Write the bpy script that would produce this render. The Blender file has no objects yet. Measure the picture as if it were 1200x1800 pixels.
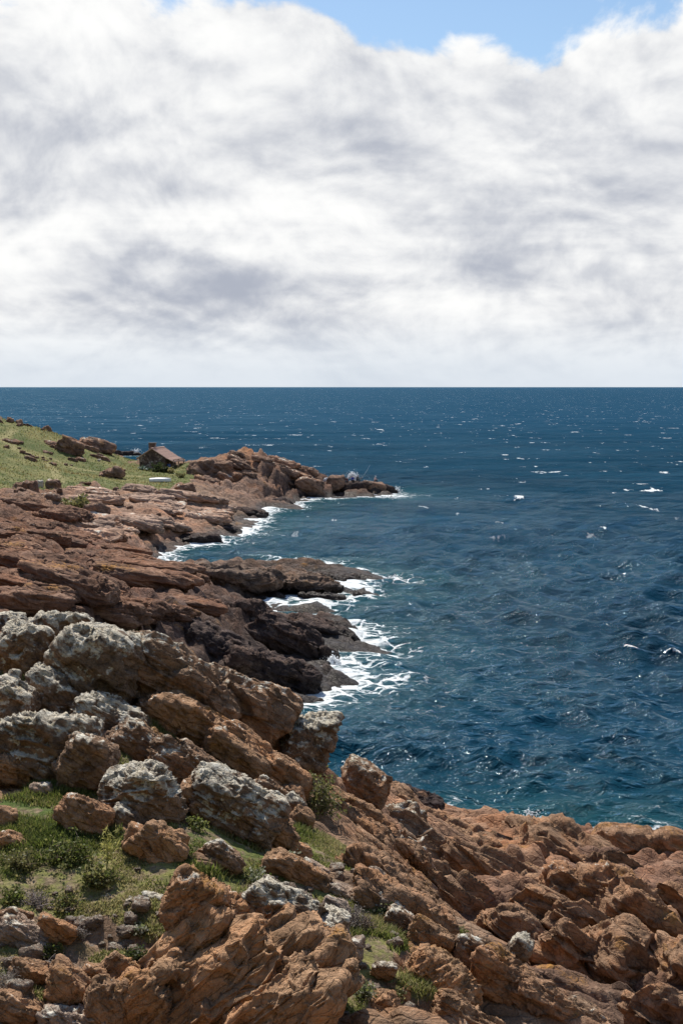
import bpy, bmesh, math, random, time
import numpy as np
from mathutils import Vector
T0 = time.time()
R = math.radians
f32 = np.float32
S = bpy.context.scene
COL = S.collection

# ------------------------------------------------------------------ camera, sky, sun, exposure
CAM_H, F = 18.0, 2500.0
PITCH = math.atan(220.0 / F)
cam_d = bpy.data.cameras.new('camera'); cam = bpy.data.objects.new('camera', cam_d); COL.objects.link(cam)
cam.location = (0, 0, CAM_H); cam.rotation_euler = (R(90) - PITCH, 0, 0)
cam_d.sensor_fit = 'VERTICAL'; cam_d.sensor_height = 36.0; cam_d.lens = 50.0
cam_d.clip_start = 0.5; cam_d.clip_end = 200000.0
S.camera = cam
S.render.resolution_x, S.render.resolution_y = 682, 1024
S.view_settings.view_transform = 'Standard'; S.view_settings.look = 'None'
S.view_settings.gamma = 1.0; S.view_settings.exposure = 0.12; S.view_settings.use_curve_mapping = False

SUN_EL, SUN_AZ = 53.0, -17.0        # degrees; azimuth from +Y (view direction), negative = to the left


class NT:
    """small helper to write node trees"""
    def __init__(s, tree):
        s.t = tree; s.n = tree.nodes; s.l = tree.links; s.n.clear()
    def __call__(s, typ, _out=0, **kw):
        nd = s.n.new(typ)
        for k, v in kw.items():
            if k.startswith('i_'):
                key = k[2:]
                key = int(key) if key.isdigit() else key.replace('_', ' ')
                s.put(nd.inputs[key], v)
            else:
                setattr(nd, k, v)
        return nd
    def put(s, sock, v):
        if isinstance(v, bpy.types.NodeSocket): s.l.new(v, sock)
        elif isinstance(v, bpy.types.Node): s.l.new(v.outputs[0], sock)
        else:
            if hasattr(sock.default_value, '__len__') and not isinstance(v, str):
                v = list(v)
                if len(sock.default_value) == 4 and len(v) == 3: v = v + [1.0]
            sock.default_value = v
    def m(s, op, a, b=0.0, c=0.0, clamp=False):
        nd = s.n.new('ShaderNodeMath'); nd.operation = op; nd.use_clamp = clamp
        s.put(nd.inputs[0], a); s.put(nd.inputs[1], b); s.put(nd.inputs[2], c)
        return nd.outputs[0]
    def vm(s, op, a, b=(0, 0, 0), scale=None):
        nd = s.n.new('ShaderNodeVectorMath'); nd.operation = op
        s.put(nd.inputs[0], a); s.put(nd.inputs[1], b)
        if scale is not None: s.put(nd.inputs['Scale'], scale)
        return nd.outputs['Value'] if op in ('DOT_PRODUCT', 'LENGTH') else nd.outputs[0]
    def noise(s, vec, scale, detail=6.0, rough=0.55, dist=0.0, lac=2.0, color=False):
        nd = s.n.new('ShaderNodeTexNoise')
        s.put(nd.inputs['Vector'], vec); s.put(nd.inputs['Scale'], scale); s.put(nd.inputs['Detail'], detail)
        s.put(nd.inputs['Roughness'], rough); s.put(nd.inputs['Distortion'], dist); s.put(nd.inputs['Lacunarity'], lac)
        return nd.outputs[1] if color else nd.outputs[0]
    def vor(s, vec, scale, feature='F1', rnd=1.0, out='Distance'):
        nd = s.n.new('ShaderNodeTexVoronoi'); nd.feature = feature
        s.put(nd.inputs['Vector'], vec); s.put(nd.inputs['Scale'], scale); s.put(nd.inputs['Randomness'], rnd)
        return nd.outputs[out]
    def sm(s, x, lo, hi, a=0.0, b=1.0):
        nd = s.n.new('ShaderNodeMapRange'); nd.interpolation_type = 'SMOOTHSTEP'
        s.put(nd.inputs[0], x); s.put(nd.inputs[1], lo); s.put(nd.inputs[2], hi); s.put(nd.inputs[3], a); s.put(nd.inputs[4], b)
        return nd.outputs[0]
    def lin(s, x, lo, hi, a=0.0, b=1.0):
        nd = s.n.new('ShaderNodeMapRange'); nd.clamp = True
        s.put(nd.inputs[0], x); s.put(nd.inputs[1], lo); s.put(nd.inputs[2], hi); s.put(nd.inputs[3], a); s.put(nd.inputs[4], b)
        return nd.outputs[0]
    def mix(s, fac, a, b, mode='MIX'):
        nd = s.n.new('ShaderNodeMix'); nd.data_type = 'RGBA'; nd.blend_type = mode
        s.put(nd.inputs[0], fac); s.put(nd.inputs[6], a); s.put(nd.inputs[7], b)
        return nd.outputs[2]
    def ramp(s, x, stops):
        nd = s.n.new('ShaderNodeValToRGB'); e = nd.color_ramp.elements
        while len(e) < len(stops): e.new(0.5)
        for el, (p, c) in zip(e, stops): el.position = p; el.color = (*c, 1.0)
        s.put(nd.inputs[0], x)
        return nd.outputs[0]
    def sep(s, v):
        nd = s.n.new('ShaderNodeSeparateXYZ'); s.put(nd.inputs[0], v); return nd.outputs
    def comb(s, x, y, z):
        nd = s.n.new('ShaderNodeCombineXYZ')
        for i, v in enumerate((x, y, z)): s.put(nd.inputs[i], v)
        return nd.outputs[0]
    def attr(s, name, out=2):
        nd = s.n.new('ShaderNodeAttribute'); nd.attribute_name = name; return nd.outputs[out]


def build_world():
    w = bpy.data.worlds.new('World'); S.world = w; w.use_nodes = True
    t = NT(w.node_tree)
    sky = t('ShaderNodeTexSky', sky_type='NISHITA', sun_disc=False, sun_elevation=R(SUN_EL), sun_rotation=R(SUN_AZ),
            altitude=10.0, air_density=1.0, dust_density=0.6, ozone_density=1.5)
    d = t('ShaderNodeTexCoord').outputs['Generated']
    d = t.vm('NORMALIZE', d)
    x, y, z = t.sep(d)
    za = t.m('ABSOLUTE', z)
    def layer(k, sc, off):
        h = t.m('DIVIDE', 1.0, t.m('ADD', za, k))
        return t.comb(t.m('MULTIPLY_ADD', t.m('MULTIPLY', x, h), sc, off[0]),
                      t.m('MULTIPLY_ADD', t.m('MULTIPLY', y, h), -0.90 * sc, off[1]), off[2])
    p = layer(0.55, 1.0, CLOUD_OFF)
    warp = t.vm('SCALE', t.vm('SUBTRACT', t.noise(p, 3.2, 2.0, 0.5, color=True), (0.5, 0.5, 0.5)), scale=0.15)
    pw = t.vm('ADD', p, warp)
    SX = (-0.25, -1.0, 0.0)                                   # towards the sun in the cloud sheet
    def field(v, det, puffy=True):
        big = t.noise(v, 2.1, 2.0, 0.5)
        bil = t.noise(v, 6.5, det, 0.58)
        r_ = t.m('ADD', t.m('MULTIPLY', big, 0.62), t.m('MULTIPLY', bil, 0.36))
        if not puffy: return t.m('SUBTRACT', r_, 0.126)
        puff = t('ShaderNodeTexVoronoi', feature='F1'); puff.normalize = True
        t.put(puff.inputs['Vector'], v); puff.inputs['Scale'].default_value = 7.0; puff.inputs['Detail'].default_value = 3.0
        puff.inputs['Roughness'].default_value = 0.55
        return t.m('ADD', r_, t.m('MULTIPLY', puff.outputs['Distance'], -0.30))
    n0 = field(pw, 7.0)
    n1 = field(t.vm('ADD', pw, tuple(0.018 * c for c in SX)), 6.0)
    n2 = field(t.vm('ADD', pw, tuple(0.10 * c for c in SX)), 2.0, False)
    # closed deck low over the sea, opening to blue overhead
    cov = t.sm(za, 0.185, 0.262, 0.225, 0.022)
    cov = t.m('ADD', cov, t.sm(za, 0.27, 0.50, 0.0, -0.15))
    cov = t.m('ADD', cov, t.sm(za, 0.02, 0.09, -0.04, 0.0))
    dens = t.m('ADD', t.m('ADD', n0, cov), 0.178)
    alpha = t.sm(dens, 0.565, 0.610)
    lit = t.m('ADD', t.m('MULTIPLY', t.m('SUBTRACT', n0, n1), 6.2), t.m('MULTIPLY', t.m('SUBTRACT', n0, n2), 2.3))
    thick = t.sm(dens, 0.58, 0.88, 0.0, 1.0)
    # flat layers piled up towards the horizon
    band = t.noise(t.comb(t.m('MULTIPLY', x, 3.0), t.m('MULTIPLY', z, 16.0), 4.0), 1.6, 4.0, 0.55, 0.8)
    sh = t.m('ADD', t.m('SUBTRACT', 0.90, t.m('MULTIPLY', thick, 0.34)), lit)
    sh = t.m('ADD', sh, t.m('MULTIPLY', t.m('SUBTRACT', band, 0.48), t.sm(za, 0.05, 0.17, 1.7, 0.0)))
    shc = t.sm(sh, -0.10, 1.30)
    cloud = t.mix(shc, (4.0, 4.3, 5.05), (9.3, 9.3, 9.2))
    blue = t.mix(t.sm(za, 0.0, 0.10), (6.2, 7.1, 8.1), t.mix(1.0, sky, (0.95, 1.05, 1.1), 'MULTIPLY'))
    col = t.mix(alpha, blue, cloud)
    low = t.sm(za, 0.0, 0.06, 0.85, 0.0)
    col = t.mix(low, col, (6.5, 7.1, 7.8))
    col = t.mix(t.sm(z, -0.03, -0.004), (0.75, 0.85, 0.95), col)             # below the horizon: sea and land, not sky
    bg = t('ShaderNodeBackground'); t.put(bg.inputs[0], col); bg.inputs[1].default_value = 0.1
    out = t('ShaderNodeOutputWorld'); t.l.new(bg.outputs[0], out.inputs[0])
    try:
        w.cycles.sampling_method = 'MANUAL'; w.cycles.sample_map_resolution = 1024
    except Exception: pass


CLOUD_OFF = (19.54, 2.07, 5.0)
build_world()
sd = bpy.data.lights.new('sun', 'SUN'); sun = bpy.data.objects.new('sun', sd); COL.objects.link(sun)
sd.energy = 5.0; sd.angle = R(0.53); sd.color = (1.0, 0.94, 0.84)
_sv = Vector((math.sin(R(SUN_AZ)) * math.cos(R(SUN_EL)), math.cos(R(SUN_AZ)) * math.cos(R(SUN_EL)), math.sin(R(SUN_EL))))
sun.rotation_euler = _sv.to_track_quat('Z', 'Y').to_euler(); sun.location = _sv * 100
S.cycles.max_bounces = 6; S.cycles.diffuse_bounces = 2; S.cycles.glossy_bounces = 3; S.cycles.transmission_bounces = 2
S.cycles.caustics_reflective = False; S.cycles.caustics_refractive = False
S.cycles.sample_clamp_indirect = 4.0

# ------------------------------------------------------------------ helpers: projection, noise, mesh, tags
_Fv = np.array([0, math.cos(PITCH), -math.sin(PITCH)]); _Uv = np.array([0, math.sin(PITCH), math.cos(PITCH)])
def ray(px, py):
    d = _Fv * F + np.array([1.0, 0, 0]) * (px - 600) - _Uv * (py - 900)
    return d / d[1]
def at(px, py, Y):
    return np.array([0, 0, CAM_H]) + ray(px, py) * Y
def sealevel(px, py):
    d = ray(px, py); return np.array([0, 0, CAM_H]) + d * (CAM_H / -d[2])

def hsh(ix, iy, iz, seed):
    h = (ix.astype(np.uint32) * np.uint32(374761393) + iy.astype(np.uint32) * np.uint32(668265263)
         + iz.astype(np.uint32) * np.uint32(2147483647 - 5) * np.uint32(31) + np.uint32((seed * 1274126177) & 0xffffffff))
    h ^= h >> np.uint32(13); h *= np.uint32(1274126177); h ^= h >> np.uint32(16); h *= np.uint32(2246822519); h ^= h >> np.uint32(13)
    return h
def u01(h): return (h >> np.uint32(8)).astype(f32) * f32(1.0 / 16777216.0)
def vnoise(p, seed=0):
    """value noise in -1..1; p is (N,3)"""
    p = p.astype(f32); i = np.floor(p); fr = p - i; i = i.astype(np.int64).astype(np.uint32)
    w = fr * fr * fr * (fr * (fr * 6 - 15) + 10)
    out = 0
    for dx in (0, 1):
        wx = w[:, 0] if dx else 1 - w[:, 0]
        for dy in (0, 1):
            wy = w[:, 1] if dy else 1 - w[:, 1]
            for dz in (0, 1):
                wz = w[:, 2] if dz else 1 - w[:, 2]
                out = out + wx * wy * wz * u01(hsh(i[:, 0] + np.uint32(dx), i[:, 1] + np.uint32(dy), i[:, 2] + np.uint32(dz), seed))
    return out * 2 - 1
def fbm(p, octv=4, seed=0, gain=0.5, lac=2.03):
    a, s, o = 1.0, 0.0, 0.0
    q = p.astype(f32)
    for k in range(octv):
        o = o + a * vnoise(q, seed + 17 * k); s += a; a *= gain; q = q * f32(lac) + f32(7.31)
    return o / s
def ridged(p, octv=4, seed=0, gain=0.5):
    a, s, o = 1.0, 0.0, 0.0
    q = p.astype(f32)
    for k in range(octv):
        o = o + a * (1 - 2 * np.abs(vnoise(q, seed + 13 * k))); s += a; a *= gain; q = q * f32(2.07) + f32(3.1)
    return o / s
def frame(dip, strike=0.0, tilt=0.0):
    """bedding frame: rows e1 (down-dip, to the right for +dip), e2 (into the picture), e3 (bed normal); degrees"""
    c, s = math.cos(R(dip)), math.sin(R(dip))
    A = np.array([[c, 0, -s], [0, 1, 0], [s, 0, c]])
    cs, ss = math.cos(R(strike)), math.sin(R(strike)); B = np.array([[cs, ss, 0], [-ss, cs, 0], [0, 0, 1]])
    ct, st = math.cos(R(tilt)), math.sin(R(tilt)); C = np.array([[1, 0, 0], [0, ct, st], [0, -st, ct]])
    return A @ C @ B
def blocks(p, fr, size, seed, jit=0.62):
    """jointed rock: cells in a bedding frame. returns per-point (cell value -1..1, tilt term, crack distance)"""
    q = (p @ fr.T / np.array(size)).astype(f32)
    b = np.floor(q - 0.5); N = len(q)
    d1 = np.full(N, 9e9, f32); d2 = np.full(N, 9e9, f32)
    val = np.zeros(N, f32); tl = np.zeros(N, f32)
    bi = b.astype(np.int64).astype(np.uint32)
    for dx in (0, 1):
        for dy in (0, 1):
            for dz in (0, 1):
                cx, cy, cz = bi[:, 0] + np.uint32(dx), bi[:, 1] + np.uint32(dy), bi[:, 2] + np.uint32(dz)
                h0 = hsh(cx, cy, cz, seed); h1 = hsh(cx, cy, cz, seed + 101); h2 = hsh(cx, cy, cz, seed + 202)
                ox = q[:, 0] - (b[:, 0] + dx + 0.5 + (u01(h0) - 0.5) * jit)
                oy = q[:, 1] - (b[:, 1] + dy + 0.5 + (u01(h1) - 0.5) * jit)
                oz = q[:, 2] - (b[:, 2] + dz + 0.5 + (u01(h2) - 0.5) * jit)
                d = np.maximum(np.maximum(np.abs(ox), np.abs(oy)), np.abs(oz)) * 0.6 + 0.4 * np.sqrt(ox * ox + oy * oy + oz * oz)
                v = u01(h0 * np.uint32(2654435761) ^ h1) * 2 - 1
                t = ox * (u01(h1 * np.uint32(40503) + np.uint32(77)) * 2 - 1) + oy * (u01(h2 * np.uint32(40503) + np.uint32(5)) * 2 - 1)
                near = d < d1
                d2 = np.where(near, d1, np.minimum(d2, d)); val = np.where(near, v, val); tl = np.where(near, t, tl)
                d1 = np.where(near, d, d1)
    return val, tl, d2 - d1
def sstep(x, a, b):
    t = np.clip((x - a) / (b - a), 0, 1); return t * t * (3 - 2 * t)
def rock_field(p, fr, big, seed, fine=1.0, soft=0.075, thin=0.55, along=1.6):
    """displacement (metres) of jointed rock of block size `big` at points p; soft = how far the block edges are worn back"""
    w1 = np.stack([vnoise(p * (0.9 / big), seed + 5), vnoise(p * (0.9 / big), seed + 6), vnoise(p * (0.9 / big), seed + 7)], 1)
    wq = p + 0.085 * big * w1
    v, t, c = blocks(wq, fr, (along * big, 1.1 * big, thin * big), seed)
    e = sstep(c, 0.0, soft)
    d = big * ((0.20 * v + 0.28 * t) * e - 0.15 * (1 - sstep(c, 0.0, soft * 0.9)))
    s = big * 0.38
    v, t, c = blocks(wq + 0.03 * big * w1[:, ::-1], fr, (along * s, 1.1 * s, thin * s), seed + 31)
    e = sstep(c, 0.0, soft * 1.15)
    d += s * ((0.18 * v + 0.34 * t) * e - 0.20 * (1 - e))
    d += fine * big * (0.032 * fbm(p * (3.4 / big), 4, seed + 41, 0.65) + 0.015 * ridged(p * (5.0 / big), 3, seed + 43, 0.6))
    return d

def mesh_np(name, verts, quads, mat, smooth=True, attrs=None, cols=None):
    me = bpy.data.meshes.new(name)
    nv, nq, k = len(verts), len(quads), quads.shape[1]
    me.vertices.add(nv); me.vertices.foreach_set('co', np.ascontiguousarray(verts, dtype=f32).ravel())
    me.loops.add(nq * k); me.loops.foreach_set('vertex_index', np.ascontiguousarray(quads, dtype=np.int32).ravel())
    me.polygons.add(nq); me.polygons.foreach_set('loop_start', np.arange(0, nq * k, k, dtype=np.int32))
    if smooth: me.polygons.foreach_set('use_smooth', np.ones(nq, bool))
    for an, av in (attrs or {}).items():
        a = me.attributes.new(an, 'FLOAT', 'POINT'); a.data.foreach_set('value', np.ascontiguousarray(av, dtype=f32))
    for an, av in (cols or {}).items():
        a = me.attributes.new(an, 'FLOAT_COLOR', 'POINT')
        a.data.foreach_set('color', np.concatenate([av, np.ones((nv, 1))], 1).astype(f32).ravel())
    me.update(calc_edges=True)
    if mat: me.materials.append(mat)
    return me
def link(name, me, parent=None, loc=(0, 0, 0)):
    o = bpy.data.objects.new(name, me); COL.objects.link(o); o.location = loc
    if parent: o.parent = parent
    return o
def tag(o, label=None, cat=None, group=None, kind=None):
    if label: o['label'] = label
    if cat: o['category'] = cat
    if group: o['group'] = group
    if kind: o['kind'] = kind
    return o
def grid_quads(nr, nc):
    i = np.arange(nr * nc).reshape(nr, nc)
    return np.stack([i[:-1, :-1], i[:-1, 1:], i[1:, 1:], i[1:, :-1]], -1).reshape(-1, 4)

# ------------------------------------------------------------------ base relief of the coast (thin-plate spline through surveyed points)
PIX = [  # photo x, photo y, distance ahead in metres
 # near slope, left to right
 (0,1800,20),(0,1600,22.5),(0,1450,25.5),(0,1300,30),(0,1200,33),(0,1125,36),(150,1130,36.5),(230,1150,37),
 (150,1700,21.5),(150,1550,23.5),(150,1400,27),(150,1280,31),
 (300,1760,20.8),(300,1640,22),(300,1500,24.6),(300,1400,27.5),(300,1310,31.5),(320,1230,36),
 (450,1800,20.5),(450,1600,23.6),(450,1480,27),(450,1390,31),(450,1320,36),(560,1340,38),(560,1420,32.5),
 (600,1600,25),(600,1500,28.5),(620,1700,22.7),(640,1790,21),(700,1640,24.5),(700,1560,28.3),(660,1530,29.5),
 (800,1650,26),(800,1750,22.8),(900,1700,25.5),(900,1790,22.8),(1000,1765,25),(1060,1820,24.2),
 # right-hand rocks
 (640,1450,39),(660,1400,42),(720,1400,46),(760,1440,46),(800,1430,49),(900,1450,48),(1000,1475,47),(1100,1485,47.5),(1200,1490,48),(1350,1500,48),
 (720,1520,38),(800,1610,37),(900,1670,35.5),(1000,1735,33),(1080,1810,30.5),(800,1520,42),(900,1560,41),
 (1000,1600,39),(1100,1600,40),(1200,1600,41),(1200,1700,36),(1200,1800,31.5),(1350,1700,35),(1100,1690,36),
 # middle ledges
 (0,1075,75),(0,1000,100),(0,940,125),(0,890,150),(0,850,180),(100,1040,95),(100,950,130),(200,1000,115),(250,1050,95),(180,1080,80),
 (300,1110,86),(300,1040,104),(350,1060,100),(400,1130,90),(430,1075,101),(480,1105,99),(560,1103,103),(400,1180,83),(350,1150,84),(480,1170,88),
 (280,1000,125),(340,1008,122),(400,1008,123),(480,1008,125),(550,1012,128),(430,1046,117),(480,1030,121),
 # terrace and hut plateau
 (200,880,180),(300,872,195),(370,890,190),(300,920,165),(370,912,177),(200,930,150),(250,950,150),(120,900,160),
 (278,828,232),(282,850,212),(200,850,205),(230,830,225),(150,840,205),(100,860,190),(60,845,195),
 (0,800,212),(0,770,226),(0,742,240),(50,748,240),(100,764,242),(150,778,246),(200,797,250),(60,800,218),(110,815,222),(190,812,262),
 # headland
 (345,812,235),(420,795,232),(460,803,232),(510,825,233),(550,845,235),(575,862,237),(340,850,210),(400,858,212),(450,868,218),(530,868,228),
 (600,855,238),(640,852,238),(675,860,240)]
WATER = [(690,867),(620,871),(575,873),(480,882),(410,885),(520,894),(440,915),(440,941),(350,951),(290,965),(283,985),(306,1012),
         (640,1024),(560,1045),(500,1066),(440,1062),(560,1085),(632,1133),(592,1185),(552,1232),(455,1238)]
WORLD = [(-12,20,10.5),(-16,30,13),(-22,40,13),(-25,60,8),(-30,80,8),(-40,110,8),(-52,150,8),(-66,200,14),(-72,235,18),(-80,260,14),
 (-9.5,41,9.0),(-10,46,6),(-13,56,4.5),(-17,66,5),(-9,66,1.0),(-5,50,4),(-1,48,4.5),(-5,58,0.2),(-1,57,0.2),(3,57,0.3),(6.5,58,-0.2),(10,57,-0.2),(14,55,-0.2),(20,54,-0.2),
 (-3,43,6.0),(2,50,3.8),(5,66,-3),(15,64,-3),(25,60,-3),(-3,66,-1.5),(-7,72,-0.7),(-10,76,0.3),(-3,74,-1.5),(5,75,-2.5),(5,85,-2.5),(12,100,-3),(8,112,-2),
 (10,150,-3),(0,150,-2),(-8,155,-1.5),(-12,148,-1.0),(5,200,-3),(-5,203,-1.5),(-5,185,-1.7),(-6,170,-1.7),(8,135,-1.8),(1,116,-1.2),(4,122,-1.5),(6,93,-1.5),(2,78,-2),
 (15,262,-3),(0,262,-3),(-12,262,-1),(-20,270,0),(-25,262,2.2),(-30,285,0.2),(-32,310,-2),(-45,290,1.5),(-45,310,-1),(-62,270,9),(-66,300,1),(-70,320,-2),
 (20,235,-3),(12,226,-2),(-8,226,-0.6),(40,60,-5),(30,100,-5),(28,140,-5),(28,180,-5),(35,240,-5),(25,300,-5),(70,200,-6),(-20,350,-5),(-60,360,-5),(-110,330,-3),(-120,240,20),
 (0,8,11.5),(-6,12,10),(6,12,8.5),(10,18,6.2),(14,22,5),(18,30,3.8),(0,15,9.0),(4,18,8.0),(-4,17,8.8),(8,22,7.2),(30,35,-1),(25,42,0)]
CP = np.array([at(*c) for c in PIX] + [sealevel(*c) for c in WATER] + [np.array(c, float) for c in WORLD])
def _tps(a, b):
    # distances are measured in log range / bearing so that near points do not get smeared
    r2 = ((a[:, None, :] - b[None]) ** 2).sum(-1) + 1e-9
    return 0.5 * r2 * np.log(r2)
def _warp(xy):
    r = np.hypot(xy[:, 0], xy[:, 1]) + 1e-6
    return np.stack([np.arctan2(xy[:, 0], xy[:, 1]) * 2.2, np.log(r)], 1)
_cw = _warp(CP[:, :2]); _n = len(_cw)
_K = _tps(_cw, _cw) + np.eye(_n) * 2e-3
_P = np.concatenate([np.ones((_n, 1)), _cw], 1)
_A = np.block([[_K, _P], [_P.T, np.zeros((3, 3))]])
_sol = np.linalg.solve(_A, np.concatenate([CP[:, 2], np.zeros(3)]))
def base_h(xy):
    out = np.empty(len(xy))
    for i in range(0, len(xy), 40000):
        q = _warp(xy[i:i + 40000].astype(float))
        out[i:i + 40000] = _tps(q, _cw).astype(float) @ _sol[:_n] + _sol[_n] + q @ _sol[_n + 1:]
    return out
def hit(px, py, y0=14.0, y1=330.0):
    """where the sight line through a photo point meets the base relief"""
    ys = np.exp(np.linspace(math.log(y0), math.log(y1), 900)); d = ray(px, py)
    P = np.array([0, 0, CAM_H]) + d[None] * ys[:, None]
    h = np.maximum(base_h(P[:, :2]), 0.0)
    k = np.argmax(P[:, 2] < h)
    return P[k] if P[k, 2] < h[k] else P[-1]

def patch(cx, cy, rx, ry, Y=None):
    c = hit(cx, cy) if Y is None else at(cx, cy, Y)
    return (c[0], c[1], rx * c[1] / F, max(ry * c[1] ** 2 / (F * max(CAM_H - c[2], 2.0)), 0.3))
GRASS_NEAR = [(60,1440,90,60),(100,1400,70,30),(130,1510,110,50),(250,1535,110,40),(350,1450,70,45),(400,1485,60,40),(330,1560,80,30),(450,1565,70,25),
 (200,1345,30,25),(50,1190,60,25),(110,1150,20,12),(232,1152,15,12),(280,1305,34,18),(330,1330,34,18),(380,1357,32,18),(425,1385,28,18),(575,1490,55,35),(620,1522,34,18),
 (555,1465,30,20),(650,1640,60,25),(600,1580,40,20),(705,1595,50,25),(770,1630,45,18),(640,1680,45,25),(622,1740,28,35),(720,1725,40,14),(40,1520,60,30),(60,1565,80,25),
 (150,1580,90,25),(280,1610,50,20),(190,1688,40,14),(20,1685,25,16),(250,1595,60,25),(80,1742,20,8),(480,1500,60,30),(520,1545,40,20),(680,1610,50,25)]
GRASS_FAR = [(60,790,100,45),(0,780,60,50),(100,822,120,22),(180,828,90,14),(250,838,60,14),(290,846,45,10),(132,882,34,9),(10,862,24,8),(210,806,25,6),(320,832,25,8),(140,795,20,14)]
SOILS = [(130,1580,170,90),(600,1590,80,45),(640,1700,50,60),(150,1690,130,50),(400,1480,80,45),(60,1440,100,60)]
GS = [patch(*g) for g in SOILS]
GN = [patch(*g) for g in GRASS_NEAR]; GF = [patch(*g) for g in GRASS_FAR]
def grass_mask(xy, lst, p3):
    m = np.full(len(xy), -1.0, f32)
    for (cx, cy, rx, ry) in lst:
        m = np.maximum(m, 1 - np.sqrt(((xy[:, 0] - cx) / rx) ** 2 + ((xy[:, 1] - cy) / ry) ** 2) * 0.8)
    return m

# ------------------------------------------------------------------ terrain mesh
BROWN, PINK, RED, DARK, ORANGE, SOIL = (0.20,0.135,0.098), (0.37,0.265,0.215), (0.155,0.092,0.068), (0.062,0.047,0.045), (0.26,0.15,0.095), (0.22,0.15,0.105)
TINT = [(0,1800,SOIL),(300,1600,SOIL),(0,1400,SOIL),(600,1600,SOIL),(300,1350,BROWN),(100,1200,BROWN),(700,1560,SOIL),(700,1700,SOIL),
 (760,1450,(0.34,0.215,0.15)),(900,1470,ORANGE),(800,1560,(0.21,0.125,0.09)),(1050,1500,(0.22,0.135,0.1)),(1180,1520,(0.21,0.125,0.09)),(1050,1650,(0.17,0.11,0.078)),(1180,1750,(0.13,0.085,0.065)),(920,1650,(0.16,0.10,0.075)),
 (0,1060,RED),(100,1000,RED),(200,1040,RED),(60,930,RED),(150,960,(0.22,0.12,0.09)),(220,970,(0.30,0.18,0.145)),(300,1020,(0.2,0.13,0.11)),(420,1010,(0.17,0.125,0.105)),(300,1110,(0.12,0.08,0.07)),
 (430,1075,(0.10,0.07,0.064)),(480,1110,DARK),(400,1160,DARK),(500,1180,DARK),(560,1020,(0.10,0.08,0.075)),(250,1060,(0.14,0.085,0.07)),
 (200,880,PINK),(300,880,(0.38,0.27,0.21)),(300,925,(0.39,0.24,0.175)),(370,895,(0.33,0.25,0.2)),(200,930,(0.36,0.24,0.19)),(120,870,(0.26,0.175,0.14)),(60,860,(0.2,0.13,0.1)),
 (420,800,(0.34,0.2,0.13)),(380,830,(0.24,0.165,0.14)),(480,830,(0.22,0.15,0.125)),(400,860,(0.25,0.18,0.155)),(530,850,(0.13,0.09,0.08)),(620,850,(0.11,0.08,0.07)),(170,790,(0.24,0.15,0.11)),(130,785,(0.18,0.11,0.085)),
 (60,790,(0.26,0.2,0.12)),(250,835,(0.3,0.22,0.14))]
def tint_of(xy):
    c = np.array([hit(t[0], t[1])[:2] for t in TINT]); v = np.array([t[2] for t in TINT])
    wq, wc = _warp(xy.astype(float)), _warp(c)
    out = np.empty((len(xy), 3), f32)
    for i in range(0, len(xy), 60000):
        d2 = ((wq[i:i + 60000, None] - wc[None]) ** 2).sum(-1) + 1e-4
        w = d2 ** -1.6; out[i:i + 60000] = (w @ v) / w.sum(1, keepdims=True)
    return out

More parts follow.
